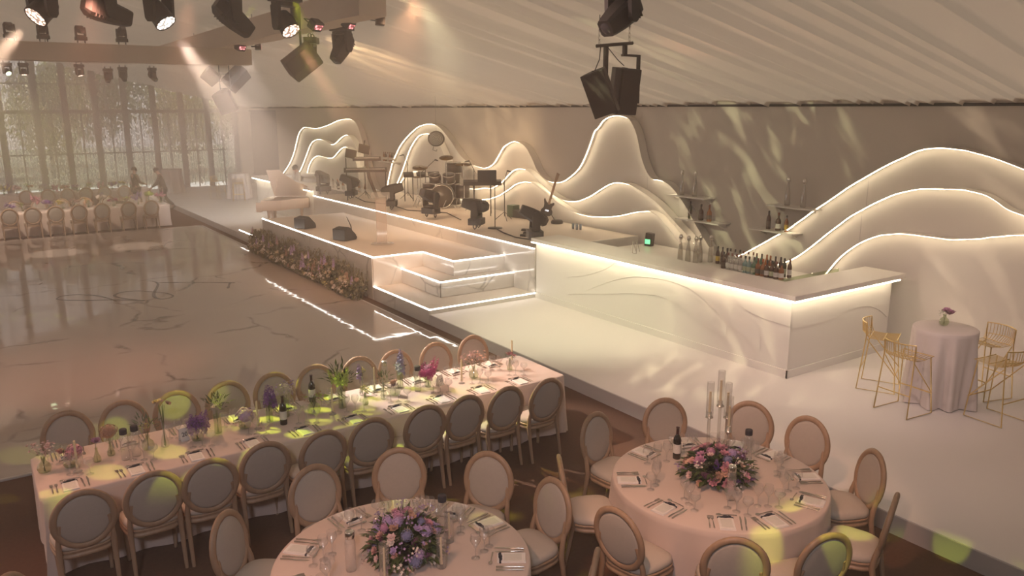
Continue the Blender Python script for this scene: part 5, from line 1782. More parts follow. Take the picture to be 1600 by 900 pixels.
m = MB().lathe([(0.05, 0.16), (0.10, 0.14), (0.122, 0.06), (0.125, -0.08), (0.130, -0.10), (0.130, -0.13), (0.118, -0.132)], 20, capb=False)
m.v = [(x, y, z) for x, y, z in m.v]
m.add([(0.05*cos(2*pi*i/20), 0.05*sin(2*pi*i/20), 0.16) for i in range(20)], [tuple(range(20))])
ML['wash_head'] = m.mesh('head', M_black)
ML['wash_lens'] = MB().lathe([(0.001, -0.128), (0.09, -0.126), (0.118, -0.122)], 20).mesh('lens', M_black)
M_lens_peach = emit('lit_peach_lens', (1.0, 0.62, 0.45), 5.0, 28)
M_lens_white = emit('lit_white_lens', (1.0, 0.86, 0.74), 7.0, 28)
M_lens_lime = emit('lit_lime_lens', (0.85, 0.95, 0.55), 3.0)
M_lens_red = emit('lit_red_lens', (1.0, 0.25, 0.25), 3.0, 20)
M_lens_off = mat('dark_lens_glass', (0.05, 0.05, 0.06), 0.05, var=0.05, spec=1.0)


def moving_head(label, loc, aim, kind='spot', lens=None, stand=False, scale=1.0, group='moving lights', energy=0, col=WARM, ang=24, blend=0.4, gobo=None):
    d = Vector(aim).normalized()
    pan = atan2(d.y, d.x)-pi/2
    t = thing('moving_light', label, 'stage light', loc, 0, group)
    R = Matrix.Rotation(pan, 3, 'Z')
    if stand:
        R = R @ Matrix.Rotation(pi, 3, 'Y')
    t.rotation_mode = 'QUATERNION'
    t.rotation_quaternion = R.to_quaternion()
    t.scale = (scale,)*3
    link(ML['base'], 'base', t)
    link(ML['yoke'], 'yoke', t)
    q = (R.inverted().to_quaternion()) @ d.to_track_quat('-Z', 'Y')
    h = link(ML[kind+'_head'], 'head', t, loc=(0, 0, -0.47), quat=q)
    link(ML[kind+'_lens'], 'lens', h, mat=lens or M_lens_off)
    if energy:
        p = Vector(loc) + R @ Vector((0, 0, -0.47*scale)) + d*(0.34*scale)
        lamp('beam', 'SPOT', p, energy, col, p+d, 0.05, ang, blend, gobo)
    return t


GH = 'hanging moving lights'
moving_head('big lit round wash light at the top left corner, beam to the left', (1.02, 11.2, 5.62), (-0.60, -0.32, -0.62), 'wash', M_lens_peach, scale=1.05, group=GH, energy=1500, col=(1.0, 0.74, 0.55), ang=28)
moving_head('black spot light pointing right, between the two big lit wash lights', (1.68, 11.2, 5.62), (0.85, 0.25, -0.22), 'spot', M_lens_lime, group=GH)
moving_head('brightest round wash light with a wide white beam to the floor', (2.30, 11.2, 5.64), (0.40, -0.50, -0.80), 'wash', M_lens_white, scale=1.05, group=GH, energy=1500, col=(1.0, 0.82, 0.68), ang=30)
moving_head('black spot light pointing down right, right of the brightest beam', (3.19, 11.2, 5.64), (0.70, 0.1, -0.55), 'spot', M_lens_lime, group=GH)
moving_head('lit round wash light at the top, left of the truss end', (3.92, 11.2, 5.62), (0.23, -0.62, -0.78), 'wash', M_lens_peach, scale=1.05, group=GH, energy=700, col=PEACH, ang=17)
moving_head('small lit orange wash light under the truss above the runway', (5.40, 14.2, 5.27), (0.3, -0.2, -0.9), 'wash', M_lens_peach, scale=0.8, group=GH)
moving_head('dark spot light hanging under the right end of the truss', (5.73, 13.6, 5.50), (-0.55, -0.2, -0.75), 'spot', group=GH)
moving_head('single large spot light at the top centre above the hung loudspeakers', (5.90, 6.6, 5.42), (-0.75, -0.1, -0.50), 'spot', group=GH)
for k, (x, yv, z, d, lab) in enumerate([(5.21, 12.2, 5.30, (0.5, -0.6, -0.6), 'small red lit light at the truss end'), (5.40, 11.5, 5.28, (0.9, -0.3, -0.1), 'small dark floodlight outside the truss end'), (5.1, 17.6, 5.27, (0.4, -0.8, -0.4), 'small red lit light on the far end of the truss'), (5.45, 17.6, 5.27, (0.9, -0.3, 0.0), 'small dark floodlight right of the far red light'), (4.45, 11.6, 5.20, (0.4, -0.7, -0.6), 'small red lit bar light under the third wash light')]):
    t = thing('flood_light', lab, 'stage light', (x, yv, z), 0, 'small truss floodlights')
    t.rotation_mode = 'QUATERNION'
    t.rotation_quaternion = Vector(d).to_track_quat('-Z', 'Y')
    rounded_box(0.20, 0.14, 0.12, (0, 0, -0.12)).build('housing', M_black, t)
    MB().bb(-0.08, 0.08, -0.035, 0.035, -0.124, -0.1205).build('lens', M_lens_red if 'red' in lab else M_lens_off, t)
    MB().tube([(-0.11, 0, -0.05), (-0.11, 0, 0.08), (0.11, 0, 0.08), (0.11, 0, -0.05)], 0.008, 5).build('bracket', M_blackm, t)
for k, (x, lab) in enumerate([(1.08, 'hazy dark light on top of the crossing truss, first from the left'), (1.63, 'hazy dark light on top of the crossing truss, second from the left'), (2.28, 'hazy dark light on top of the crossing truss, third from the left'), (3.02, 'hazy dark light on top of the crossing truss, fourth from the left')]):
    moving_head(lab, (x, 18.45, 5.28), (0.2, -1, 0.5 if k % 2 else -0.3), 'spot', stand=True, scale=0.52, group='lights on the crossing truss')
for k, (x, yv, z, lit, d, lab) in enumerate([(1.40, 27, 5.3, M_lens_lime, (0.3, -0.7, -0.6), 'tiny far lime lit light at the left frame edge'), (1.80, 27, 5.3, M_lens_peach, (0.02, -0.25, -0.95), 'far lit wash light shining straight down, leftmost of two'), (3.20, 27, 5.3, M_lens_peach, (0.15, -0.25, -0.95), 'far lit wash light shining straight down, right of two'),
                                              (3.95, 27, 5.2, None, (-0.3, -0.6, -0.7), 'far dark spot light, leftmost of three before the windows'), (4.35, 27, 5.25, None, (0.1, -0.6, -0.7), 'far dark spot light, middle of three before the windows'), (5.17, 27, 5.25, None, (0.4, -0.6, -0.7), 'far dark spot light, right of three before the windows')]):
    e = 500 if lit is M_lens_peach else 0
    moving_head(lab, (x, yv, z), d, 'wash' if lit else 'spot', lit, scale=0.62, group='far hanging lights', energy=e, col=(1.0, 0.80, 0.62), ang=18)
for k, (x, yv, d) in enumerate([(9.66, 25.05, (-0.2, 0.9, 0.35)), (9.86, 23.26, (-0.75, 0.6, 0.35)), (9.70, 20.11, (0.85, -0.5, 0.25)), (9.76, 17.98, (-0.8, -0.3, 0.35)), (9.68, 15.64, (-0.6, 0.7, 0.15)), (9.66, 13.32, (-0.72, 0.35, 0.42))]):
    moving_head('black moving light standing on the stage edge, %s counted from the piano' % ORD[k], (x, yv, SB+0.08), d, 'spot', stand=True, scale=1.1, group='moving lights along the stage edge')

# ---------------------------------------------------------------- trusses
def beam(label, p0, p1, w, h):
    t = thing('lighting_truss', label, 'truss', (0, 0, 0), 0, 'cloth covered trusses')
    p0, p1 = Vector(p0), Vector(p1)
    d = (p1-p0)
    n = 16
    side = Vector((-d.y, d.x, 0)).normalized()*w/2
    vs, fs = [], []
    for i in range(n+1):
        c = p0+d*i/n
        sag = 0.012*sin(i*2.1)
        for sx, z in ((-1, 0), (1, 0), (1, h), (-1, h)):
            vs.append(c+side*sx*(1+0.03*sin(i*1.7+sx))+Vector((0, 0, z+(sag if z == 0 else 0))))
    for i in range(n):
        for k in range(4):
            fs.append((4*i+k, 4*i+(k+1) % 4, 4*i+4+(k+1) % 4, 4*i+4+k))
    fs += [(3, 2, 1, 0), tuple(4*n+k for k in range(4))]
    MB().add(vs, fs).build('cloth_cover', M_beam, t)
    for i in range(1, n, 5):
        c = p0+d*i/n
        MB().cyl(c+Vector((0, 0, h)), (c.x, c.y, 4.0+0.25*(12.6-abs(c.x))), 0.006, n=5).build('hanging_strap', M_blackm, t)
    return t


beam('cloth covered truss running away along the right side of the dance floor', (5.1, 10.95, 5.27), (5.1, 25.9, 5.27), 0.42, 0.40)
beam('cloth covered truss crossing the far side of the dance floor', (-7.0, 18.55, 4.92), (5.6, 18.55, 4.92), 0.36, 0.34)
beam('cloth covered truss above the near side of the dance floor, out of view', (-7.0, 10.9, 5.62), (4.5, 10.9, 5.62), 0.36, 0.34)
beam('far cloth covered truss near the windows', (-7.0, 27.0, 5.32), (8.2, 27.0, 5.32), 0.36, 0.34)

# ---------------------------------------------------------------- hung speakers
def speaker(label, loc, aim, roll=0, w=0.40, h=0.66, d=0.38, group='hung loudspeakers', m=None):
    t = thing('loudspeaker', label, 'speaker', loc, 0, group)
    t.rotation_mode = 'QUATERNION'
    t.rotation_quaternion = Vector(aim).normalized().to_track_quat('Y', 'Z') @ Matrix.Rotation(roll, 3, 'Y').to_quaternion()
    b = MB().prism([(-w/2, d/2), (w/2, d/2), (w/2, d*0.1), (w*0.28, -d/2), (-w*0.28, -d/2), (-w/2, d*0.1)][::-1], h, lambda u, v, z: (u, v, z-h/2))
    b.build('cabinet', m or M_black, t, bevel=0.008)
    MB().bb(-w*0.46, w*0.46, d/2+0.0005, d/2+0.014, -h*0.47, h*0.47).build('grille', M_blackm, t)
    y = MB()
    for s in (-1, 1):
        y.bb(-0.03, 0.03, -0.03, 0.03, s*(h/2+0.004)-0.004, s*(h/2+0.004)+0.004)
    y.build('mount_plate', M_blackm, t)
    return t


# pair of loudspeakers on a short bar, right of the middle
spx, spy = 7.55, 8.6
speaker('left of the two hung black loudspeakers in front of the high peak', (7.33, 8.56, 4.20), (-0.80, -0.55, -0.20), roll=0.32, w=0.34, h=0.60, d=0.34)
speaker('right of the two hung black loudspeakers in front of the high peak', (7.76, 8.64, 4.22), (-0.10, -1.0, -0.12), roll=-0.04, w=0.34, h=0.62, d=0.34)
t = thing('speaker_bar', 'black hanging bar with chains carrying the two loudspeakers', 'bracket', (0, 0, 0))
MB().cyl((7.25, 8.60, 4.80), (7.86, 8.56, 4.86), 0.024, n=10).build('bar', M_blackm, t)
for x, z in ((7.28, 4.80), (7.82, 4.86)):
    MB().cyl((x, 8.58, z+0.20), (x, 8.58, 5.20), 0.006, n=5).build('cable', M_blackm, t)
    ch = MB()
    for k in range(4):
        c = Vector((x, 8.58, z+0.03+0.055*k))
        ax = Vector((1, 0, 0)) if k % 2 else Vector((0, 1, 0))
        ch.tube([c+ax*0.014*cos(a)+Vector((0, 0, 0.034*sin(a)+0.02)) for a in [2*pi*i/8 for i in range(8)]], 0.005, 4, closed=True)
    ch.build('chain', M_chrome, t)
MB().bb(7.38, 7.43, 8.56, 8.61, 4.42, 4.80).build('clamp', M_blackm, t)
MB().bb(7.72, 7.77, 8.56, 8.61, 4.70, 4.86).build('clamp', M_blackm, t)
MB().bb(7.70, 8.02, 8.56, 8.61, 4.68, 4.71).bb(7.99, 8.02, 8.56, 8.61, 4.05, 4.71).build('yoke', M_blackm, t)
MB().tube([(7.28, 8.55, 4.79), (7.22, 8.5, 4.62), (7.14, 8.45, 4.55), (7.10, 8.45, 4.47)], 0.007, 5).build('safety_wire', M_blackm, t)
MB().tube([(7.40, 8.55, 4.79), (7.55, 8.5, 4.62), (7.66, 8.5, 4.55)], 0.006, 5).build('safety_wire', M_blackm, t)
# others
speaker('grey brown hung loudspeaker below the truss, over the runway', (4.97, 13.6, 4.78), (0.62, 0.35, -0.70), roll=0.55, w=0.36, h=0.55, d=0.36, m=mat('brown_grey_cabinet', (0.13, 0.10, 0.08), 0.6))
t = thing('speaker_yoke', 'thin black bracket holding the loudspeaker over the runway', 'bracket', (0, 0, 0))
MB().cyl((5.0, 13.65, 5.28), (4.99, 13.62, 4.98), 0.02, n=8).build('rod', M_blackm, t)
speaker('hazy hung loudspeaker seen left of the far mountain panels', (6.50, 24.0, 4.20), (-0.5, -0.8, -0.35), roll=0.3, w=0.50, h=0.60, d=0.4)
t = thing('hanging_ladder', 'thin hanging ladder frame above the hazy loudspeaker', 'bracket', (0, 0, 0))
for dx in (-0.14, 0.14):
    MB().cyl((6.5+dx, 24.0, 4.4), (6.5+dx, 24.0, 5.32), 0.012, n=6).build('rail', M_blackm, t)
for z in (4.55, 4.75, 4.95):
    MB().cyl((6.36, 24.0, z), (6.64, 24.0, z), 0.010, n=6).build('rung', M_blackm, t)
speaker('hazy tilted loudspeaker under the far truss, right of the beam', (6.98, 24.6, 4.88), (0.5, -0.6, -0.6), roll=-0.5, w=0.5, h=0.7, d=0.42)
speaker('hazy small loudspeaker under the far truss, left of the tilted one', (6.30, 24.6, 4.92), (-0.5, -0.6, -0.6), roll=0.6, w=0.36, h=0.42, d=0.34)

# ---------------------------------------------------------------- grand piano
def piano():
    t = thing('grand_piano', 'pale grand piano with raised lid beside the left end of the runway', 'piano', (7.75, 25.60, PZ), radians(60))
    t.scale = (0.82, 0.82, 0.95)
    # local: x across (0 = treble side towards the room, 1.5 = straight side), y from keyboard (0) to tail (-2.3)
    L = 1.70
    out = [(0.0, 0.0), (1.5, 0.0), (1.5, -L+0.25), (1.42, -L+0.06), (1.25, -L), (0.98, -L+0.04), (0.80, -L+0.22), (0.70, -L+0.42), (0.52, -1.12), (0.28, -0.92), (0.08, -0.78), (0.0, -0.60)]
    Mw = mat('pale_piano_lacquer', (0.66, 0.52, 0.42), 0.25, var=0.04, coat=0.3)
    MB().prism(out[::-1], 0.34, lambda u, v, w: (u, v, 0.62+w)).build('case', Mw, t, bevel=0.01)
    c = MB()
    inn = [(0.05+(u*0.93 if u > 0 else 0.0), v*0.97-0.34*(1 if v > -0.4 else 0)) for u, v in out]
    c.prism(inn[::-1], 0.012, lambda u, v, w: (u, v, 0.955+w))
    c.build('soundboard', mat('piano_inside', (0.14, 0.09, 0.06), 0.5, metal=0.3), t)
    MB().bb(0.02, 1.48, 0.0, 0.16, 0.58, 0.70).build('key_bed', Mw, t)
    k = MB()
    for i in range(50):
        k.bb(0.06+i*0.0276, 0.06+i*0.0276+0.026, 0.01, 0.145, 0.70, 0.715)
    o = k.build('keys', M_label, t)
    o['kind'] = 'stuff'
    MB().bb(-0.02, 0.06, -0.02, 0.18, 0.58, 0.90).build('cheek', Mw, t)
    MB().bb(1.44, 1.52, -0.02, 0.18, 0.58, 0.90).build('cheek', Mw, t)
    for x, yv in ((0.18, -0.25), (1.32, -0.25), (1.12, -1.35)):
        MB().lathe([(0.05, 0.0), (0.05, 0.05), (0.035, 0.07), (0.05, 0.35), (0.075, 0.62)], 12, (x, yv, 0), capb=True).build('leg', Mw, t)
    MB().bb(0.68, 0.82, -0.32, -0.22, 0.1, 0.62).bb(0.62, 0.88, -0.34, -0.16, 0.06, 0.11).build('pedal_lyre', Mw, t)
    a = radians(40)
    lid = [(u, v) for u, v in out]
    lid = [(0.0, -0.36), (1.5, -0.36), (1.5, -L+0.25), (1.42, -L+0.06), (1.25, -L), (0.98, -L+0.04), (0.80, -L+0.22), (0.70, -L+0.42), (0.52, -1.12), (0.28, -0.92), (0.10, -0.80), (-0.03, -0.74), (-0.03, -0.66)]
    MB().prism(lid[::-1], 0.022, lambda u, v, w: (1.5-(1.5-u)*cos(a)+w*sin(a)*-1, v, 0.975+(1.5-u)*sin(a)+w*cos(a))).build('lid', Mw, t)
    MB().prism([(0.0, -0.36), (1.5, -0.36), (1.5, 0.02), (0.0, 0.02)], 0.02, lambda u, v, w: (1.5-(1.5-u)*cos(a)+w*-sin(a), v*0.35-0.23, 0.985+(1.5-u)*sin(a)+w*cos(a))).build('lid_flap', Mw, t)
    MB().cyl((0.10, -0.50, 0.96), (0.45, -0.62, 1.63), 0.014, n=6).build('prop_stick', M_wood, t)
    return t


piano()

# ---------------------------------------------------------------- band gear on the stage
def mic_stand(label, x, yv, z, h, boom=0.0, ang=0.0):
    t = thing('microphone_stand', label, 'stand', (x, yv, z), ang, 'microphone stands on the stage')
    for k in range(3):
        a = k*2*pi/3
        MB().tube([(0, 0, 0.22), (0.25*cos(a), 0.25*sin(a), 0.01)], 0.008, 5).build('leg', M_blackm, t)
    MB().cyl((0, 0, 0.1), (0, 0, h), 0.011, n=7).build('pole', M_blackm, t)
    if boom:
        MB().cyl((-boom*0.4, 0, h-0.12), (boom, 0, h+0.22), 0.008, n=6).build('boom', M_blackm, t)
        MB().cyl((boom, 0, h+0.22), (boom+0.13, 0, h+0.19), 0.022, 0.014, 8).build('microphone', M_black, t)
    else:
        MB().cyl((0, 0, h), (0.05, 0, h+0.15), 0.014, 0.024, 8).build('microphone', M_black, t)
    return t


def keyboard_rig(x, yv, z, ang):
    t = thing('keyboard_rig', 'two tier keyboard rig with tilted screens on the left of the stage', 'keyboard', (x, yv, z), ang)
    MB().tube([(0.02, 0.05, 1.25), (0.10, 0.02, 0.7), (0.34, 0.0, 0.02)], [0.06, 0.055, 0.05], 6).build('column', mat('brown_stand', (0.11, 0.08, 0.065), 0.5), t)
    for lbl, zz, dx, w, dp in (('lower_keyboard', 0.93, 0.0, 1.30, 0.30), ('upper_keyboard', 1.27, 0.05, 0.85, 0.26)):
        b = MB().box((dx, 0, zz), (w, dp, 0.07), 0, 0.18).build(lbl, M_black, t)
        k = MB()
        n = 36
        for i in range(n):
            k.box((dx-w/2+0.06+(w-0.12)*(i+0.5)/n, -0.06, zz+0.028), ((w-0.12)/n*0.85, 0.12, 0.02), 0, 0.18)
        o = k.build('keys', M_label, b)
        o['kind'] = 'stuff'
    for dx, zz, tl in ((-0.42, 1.42, -0.35), (-0.02, 1.56, -0.4)):
        s = MB().box((dx, 0.05, zz), (0.34, 0.02, 0.28), 0.2, tl, 0.25).build('screen', M_black, t)
    for dx in (-0.58, 0.60):
        MB().cyl((dx, 0, 0.02), (dx, 0, 1.3 if dx < 0 else 0.93), 0.014, n=6).build('leg', M_blackm, t)
        MB().cyl((dx, -0.2, 0.02), (dx, 0.2, 0.02), 0.012, n=6).build('foot', M_blackm, t)
    return t


keyboard_rig(10.25, 23.0, SB, radians(-24))
mic_stand('tall straight microphone stand behind the keyboards', 10.45, 23.5, SB, 1.65, 0, 0.5)


def drum(mb_h, r0, h, m, name, parent, c, axis=(0, 0, 1)):
    q = Vector(axis).normalized().to_track_quat('Z', 'Y').to_matrix()
    def mk(prof, nm, mm, **kw):
        b = MB().lathe(prof, 20, **kw)
        b.v = [tuple(Vector(c)+q @ Vector(p)) for p in b.v]
        return b.build(nm, mm, parent)
    s = mk([(r0, 0), (r0, h)], name, m, capb=True, capt=True)
    for zz in (0.0, h):
        b = MB().tube([Vector(c)+q @ Vector((r0*1.02*cos(a), r0*1.02*sin(a), zz)) for a in [2*pi*i/20 for i in range(20)]], 0.012, 5, closed=True)
        b.build('hoop', M_chrome, s)
    return s


M_drum = mat('dark_lacquer_drum', (0.028, 0.02, 0.017), 0.3, var=0.2, coat=0.2)
M_drumhead = mat('smoky_drum_head', (0.06, 0.05, 0.042), 0.4, var=0.1)
M_cym = mat('bronze_cymbal', (0.20, 0.135, 0.065), 0.4, metal=1.0, var=0.15)
t = thing('drum_kit', 'dark drum kit with cymbals in the middle of the band stage', 'drums', (11.35, 20.15, SB), radians(-35))
drum(0, 0.32, 0.42, M_drumhead, 'kick_drum', t, (0.0, -0.45, 0.34), (0, 1, 0))
drum(0, 0.16, 0.2, M_drum, 'rack_tom', t, (-0.2, -0.22, 0.74), (0, -0.35, 1))
drum(0, 0.17, 0.21, M_drum, 'rack_tom', t, (0.2, -0.22, 0.74), (0, -0.35, 1))
drum(0, 0.21, 0.38, M_drum, 'floor_tom', t, (0.55, 0.10, 0.25))
drum(0, 0.18, 0.14, M_drum, 'snare_drum', t, (-0.42, 0.12, 0.52))
for cx_, cy_, cz_, rr_, tl in ((-0.62, -0.15, 1.12, 0.22, 0.2), (0.62, -0.2, 1.22, 0.24, -0.25), (-0.75, 0.2, 0.82, 0.17, 0.0), (0.15, -0.4, 1.42, 0.2, 0.3)):
    s = MB().cyl((cx_, cy_, 0.02), (cx_, cy_, cz_+0.04), 0.010, n=6).build('cymbal_stand', M_chrome, t)
    for k in range(3):
        a = k*2.1
        MB().tube([(cx_, cy_, 0.3), (cx_+0.24*cos(a), cy_+0.24*sin(a), 0.01)], 0.008, 4).build('leg', M_chrome, s)
    b = MB().lathe([(0.01, 0.035), (0.04, 0.03), (0.05, 0.012), (rr_, 0.0), (rr_, -0.002)], 22)
    b.xf(Matrix.Translation((cx_, cy_, cz_)) @ Matrix.Rotation(tl, 4, 'X'))
    b.build('cymbal', M_cym, s)
for k in range(3):
    a = 0.4+k*2.1
    MB().tube([(0.55+0.2*cos(a), 0.10+0.2*sin(a), 0.3), (0.55+0.23*cos(a), 0.10+0.23*sin(a), 0.0)], 0.009, 5).build('leg', M_chrome, t)
    MB().tube([(-0.42, 0.12, 0.5), (-0.42+0.2*cos(a), 0.12+0.2*sin(a), 0.0)], 0.009, 5).build('leg', M_chrome, t)
s = MB().lathe([(0.02, 0.0), (0.02, 0.45), (0.15, 0.46), (0.16, 0.52), (0.02, 0.54)], 14, (0.0, 0.6, 0), capb=True).build('stool', M_black, t)
t = thing('conga_drum', 'tall dark drum on a stand rising behind the drum kit', 'drums', (11.95, 20.55, SB), 0)
drum(0, 0.24, 0.30, M_drum, 'shell', t, (0, 0, 0.92))
MB().lathe([(0.20, 0.0), (0.14, 0.35), (0.19, 0.90)], 16, capb=True).build('stand_drum', M_drum, t)
# percussion rack to the left of the kit
t = thing('percussion_rack', 'percussion rack with pads and small cymbal left of the drum kit', 'drums', (11.55, 21.75, SB), radians(-30))
MB().cyl((-0.55, 0, 0.74), (0.55, 0, 0.74), 0.016, n=7).build('rail', M_blackm, t)
for dx in (-0.55, -0.3, 0.3, 0.55):
    MB().cyl((dx, 0, 0.0), (dx, 0, 0.78), 0.014, n=6).build('leg', M_blackm, t)
for dx, w in ((-0.42, 0.30), (-0.05, 0.26), (0.34, 0.34)):
    MB().box((dx, -0.02, 0.82), (w, 0.28, 0.07), 0.1, 0.2).build('pad', M_black, t)
b = MB().lathe([(0.01, 0.03), (0.04, 0.02), (0.20, 0.0)], 18)
b.xf(Matrix.Translation((-0.1, 0, 1.02)) @ Matrix.Rotation(0.25, 4, 'X'))
b.build('cymbal', M_cym, t)
MB().cyl((-0.1, 0, 0.8), (-0.1, 0, 1.04), 0.009, n=6).build('cymbal_rod', M_blackm, t)
mic_stand('microphone stand with boom over the percussion rack', 11.3, 21.1, SB, 1.05, 0.45, radians(20))
mic_stand('short clamp stand at the left of the percussion rack', 11.45, 22.55, SB, 1.15, 0.10, radians(160))
mic_stand('curved neck microphone stand between the drums and the black screen', 11.6, 18.85, SB, 1.15, 0.12, radians(150))
# perforated disc on a wire
t = thing('perforated_disc', 'round perforated disc hanging high above the percussion', 'ornament', (11.5, 20.75, 3.12), 0)
b = MB()
for ring in range(5):
    r1, r2 = 0.045*ring+0.004, 0.045*(ring+1)-0.003
    nn = 8+8*ring
    for i in range(nn):
        a0, a1 = 2*pi*(i+0.05)/nn, 2*pi*(i+0.95)/nn
        b.add([(r1*cos(a0), 0, r1*sin(a0)), (r2*cos(a0), 0, r2*sin(a0)), (r2*cos(a1), 0, r2*sin(a1)), (r1*cos(a1), 0, r1*sin(a1))], [(0, 1, 2, 3)])
b.xf(Matrix.Rotation(radians(-30), 4, 'Z') @ Matrix.Rotation(radians(-28), 4, 'X'))
o = b.build('mesh_plate', M_blackm, t)
o['kind'] = 'stuff'
c = MB().tube([Matrix.Rotation(radians(-30), 3, 'Z') @ (Matrix.Rotation(radians(-28), 3, 'X') @ Vector((0.235*cos(a), 0, 0.235*sin(a)))) for a in [2*pi*i/28 for i in range(28)]], 0.012, 5, closed=True)
c.build('rim', M_blackm, t)
MB().cyl((0, 0, 0.2), (0, 0, 1.20), 0.003, n=4).build('hanging_wire', M_blackm, t)
MB().tube([(-0.08, 0, -0.2), (-0.12, 0, -0.32), (0.0, 0, -0.36), (0.02, 0, -0.30)], 0.008, 5).build('cable_tail', M_black, t)
# second keyboard + music screen at the right
t = thing('keyboard_stand', 'keyboard on crossed legs between the drums and the black screen', 'keyboard', (11.3, 17.95, SB), radians(-30))
MB().box((0, 0, 0.86), (1.0, 0.32, 0.10), 0, 0.1).build('keyboard', M_black, t)
for s in (-1, 1):
    for dx in (-0.22, 0.22):
        MB().cyl((dx-s*0.02, -0.28*s, 0.01), (dx+s*0.02, 0.22*s, 0.82), 0.014, n=6).build('leg', M_blackm, t)
MB().box((0.10, 0.1, 1.08), (0.2, 0.02, 0.15), 0, -0.3).build('tablet', M_black, t)
MB().cyl((0.1, 0.1, 0.9), (0.1, 0.1, 1.04), 0.008, n=5).build('tablet_arm', M_blackm, t)
t = thing('music_stand', 'black rectangular music desk on a tall pole near the stage edge', 'stand', (10.26, 15.75, SB), radians(-33))
MB().lathe([(0.001, 0.03), (0.17, 0.02), (0.18, 0.0)], 20).build('base', M_blackm, t)
MB().cyl((0, 0, 0.02), (0, 0, 1.05), 0.011, n=7).build('pole', M_blackm, t)
MB().box((-0.18, 0.02, 1.22), (0.44, 0.02, 0.29), 0, -0.12).build('desk', M_black, t)
MB().cyl((0, 0, 1.02), (-0.1, 0.02, 1.14), 0.012, n=6).build('arm', M_blackm, t)
mic_stand('small clip microphone stand right of the black music desk', 11.2, 16.75, SB, 1.02, 0.10, radians(10))
# guitar on its stand
t = thing('electric_guitar', 'dark bass guitar leaning upright on a stand at the right of the stage', 'guitar', (12.0, 16.1, SB), radians(-40))
ga = Matrix.Translation((0, 0, 0.12)) @ Matrix.Rotation(radians(16), 4, 'Y') @ Matrix.Rotation(radians(-12), 4, 'X')
body = [(0.0, 0.0), (0.10, 0.015), (0.155, 0.08), (0.145, 0.15), (0.10, 0.20), (0.105, 0.27), (0.14, 0.33), (0.12, 0.38), (0.06, 0.34), (0.03, 0.33), (-0.03, 0.33), (-0.08, 0.36), (-0.14, 0.44), (-0.15, 0.38), (-0.11, 0.28), (-0.105, 0.2), (-0.15, 0.13), (-0.15, 0.06), (-0.09, 0.01)]
MB().prism(body, 0.045, lambda u, v, w: (u, -w, v)).xf(ga).build('body', M_black, t, bevel=0.006)
MB().bb(-0.03, 0.03, -0.06, -0.035, 0.3, 0.92).xf(ga).build('neck', M_wood, t)
MB().prism([(-0.035, 0.92), (0.035, 0.92), (0.05, 1.10), (-0.03, 1.12)], 0.018, lambda u, v, w: (u, -0.06+w, v)).xf(ga).build('headstock', M_wood, t)
MB().bb(-0.045, 0.045, -0.052, -0.044, 0.12, 0.16).xf(ga).build('pickup', M_chrome, t)
for a in (0.3, 2.2, 4.3):
    MB().tube([(0, 0.05, 0.38), (0.24*cos(a), 0.05+0.24*sin(a), 0.01)], 0.011, 5).build('stand_leg', M_blackm, t)
tag(MB().lathe([(0.001, 0.09), (0.12, 0.085), (0.15, 0.05), (0.15, 0.0)], 20, (11.95, 15.55, SB), capb=True).build('pedal_drum', M_black), 'low round black box on the stage right of the guitar', 'box')
for k in range(4):
    tag(MB().lathe([(0.028, 0.0), (0.032, 0.11), (0.032, 0.125), (0.02, 0.13)], 10, (11.70+0.05*(k % 2), 14.60-0.07*k, SB), capb=True).build('drinking_glass', mat('blue_tumbler', (0.30, 0.38, 0.45), 0.1)), 'pale blue tumbler on the stage right of the guitar, %s from the left' % ORD[k], 'glass', 'blue tumblers on the stage')
t = thing('equipment_case', 'green edged dark equipment case at the foot of the mountain panel', 'case', (11.85, 17.05, SB), radians(10))
MB().bb(-0.12, 0.12, 0.10, 0.32, 0.0, 0.30).build('green_box', mat('green_case', (0.06, 0.11, 0.06), 0.5), t)
MB().prism([(-0.55, 0.0), (0.08, 0.0), (0.08, 0.20), (-0.1, 0.17), (-0.55, 0.06)], 0.3, lambda u, v, w: (w-0.15, u, v)).build('black_case', M_black, t)
for k, (x, yv, s) in enumerate([(10.6, 15.0, 0.10), (10.35, 14.6, 0.08), (10.1, 14.35, 0.09)]):
    t = thing('effects_pedal', 'small black effects pedal on the stage, %s counted away from the drums' % ORD[k], 'pedal', (x, yv, SB), 0.4, 'effects pedals')
    MB().box((0, 0, 0.025), (s, s*1.6, 0.05), 0, 0, 0, 0.9).build('housing', M_black, t)
    MB().cyl((0, -s*0.4, 0.05), (0, -s*0.4, 0.062), 0.012, n=8).build('switch', M_chrome, t)
tag(MB().tube([(10.2, 15.6, SB+0.012), (10.0, 15.0, SB+0.012), (9.85, 14.3, SB+0.012), (9.95, 13.8, SB+0.012), (9.72, 13.45, SB+0.012)], 0.014, 6).build('stage_cable', M_black), 'thick black cable lying along the right stage edge', 'cable')
tag(MB().tube([(10.3, 24.0, SB+0.012), (10.0, 22.6, SB+0.012), (10.3, 21.4, SB+0.012), (10.1, 20.0, SB+0.012), (10.7, 18.8, SB+0.012), (10.3, 17.4, SB+0.012)], 0.012, 6).build('stage_cable', M_black), 'long black cable winding in front of the drums', 'cable')


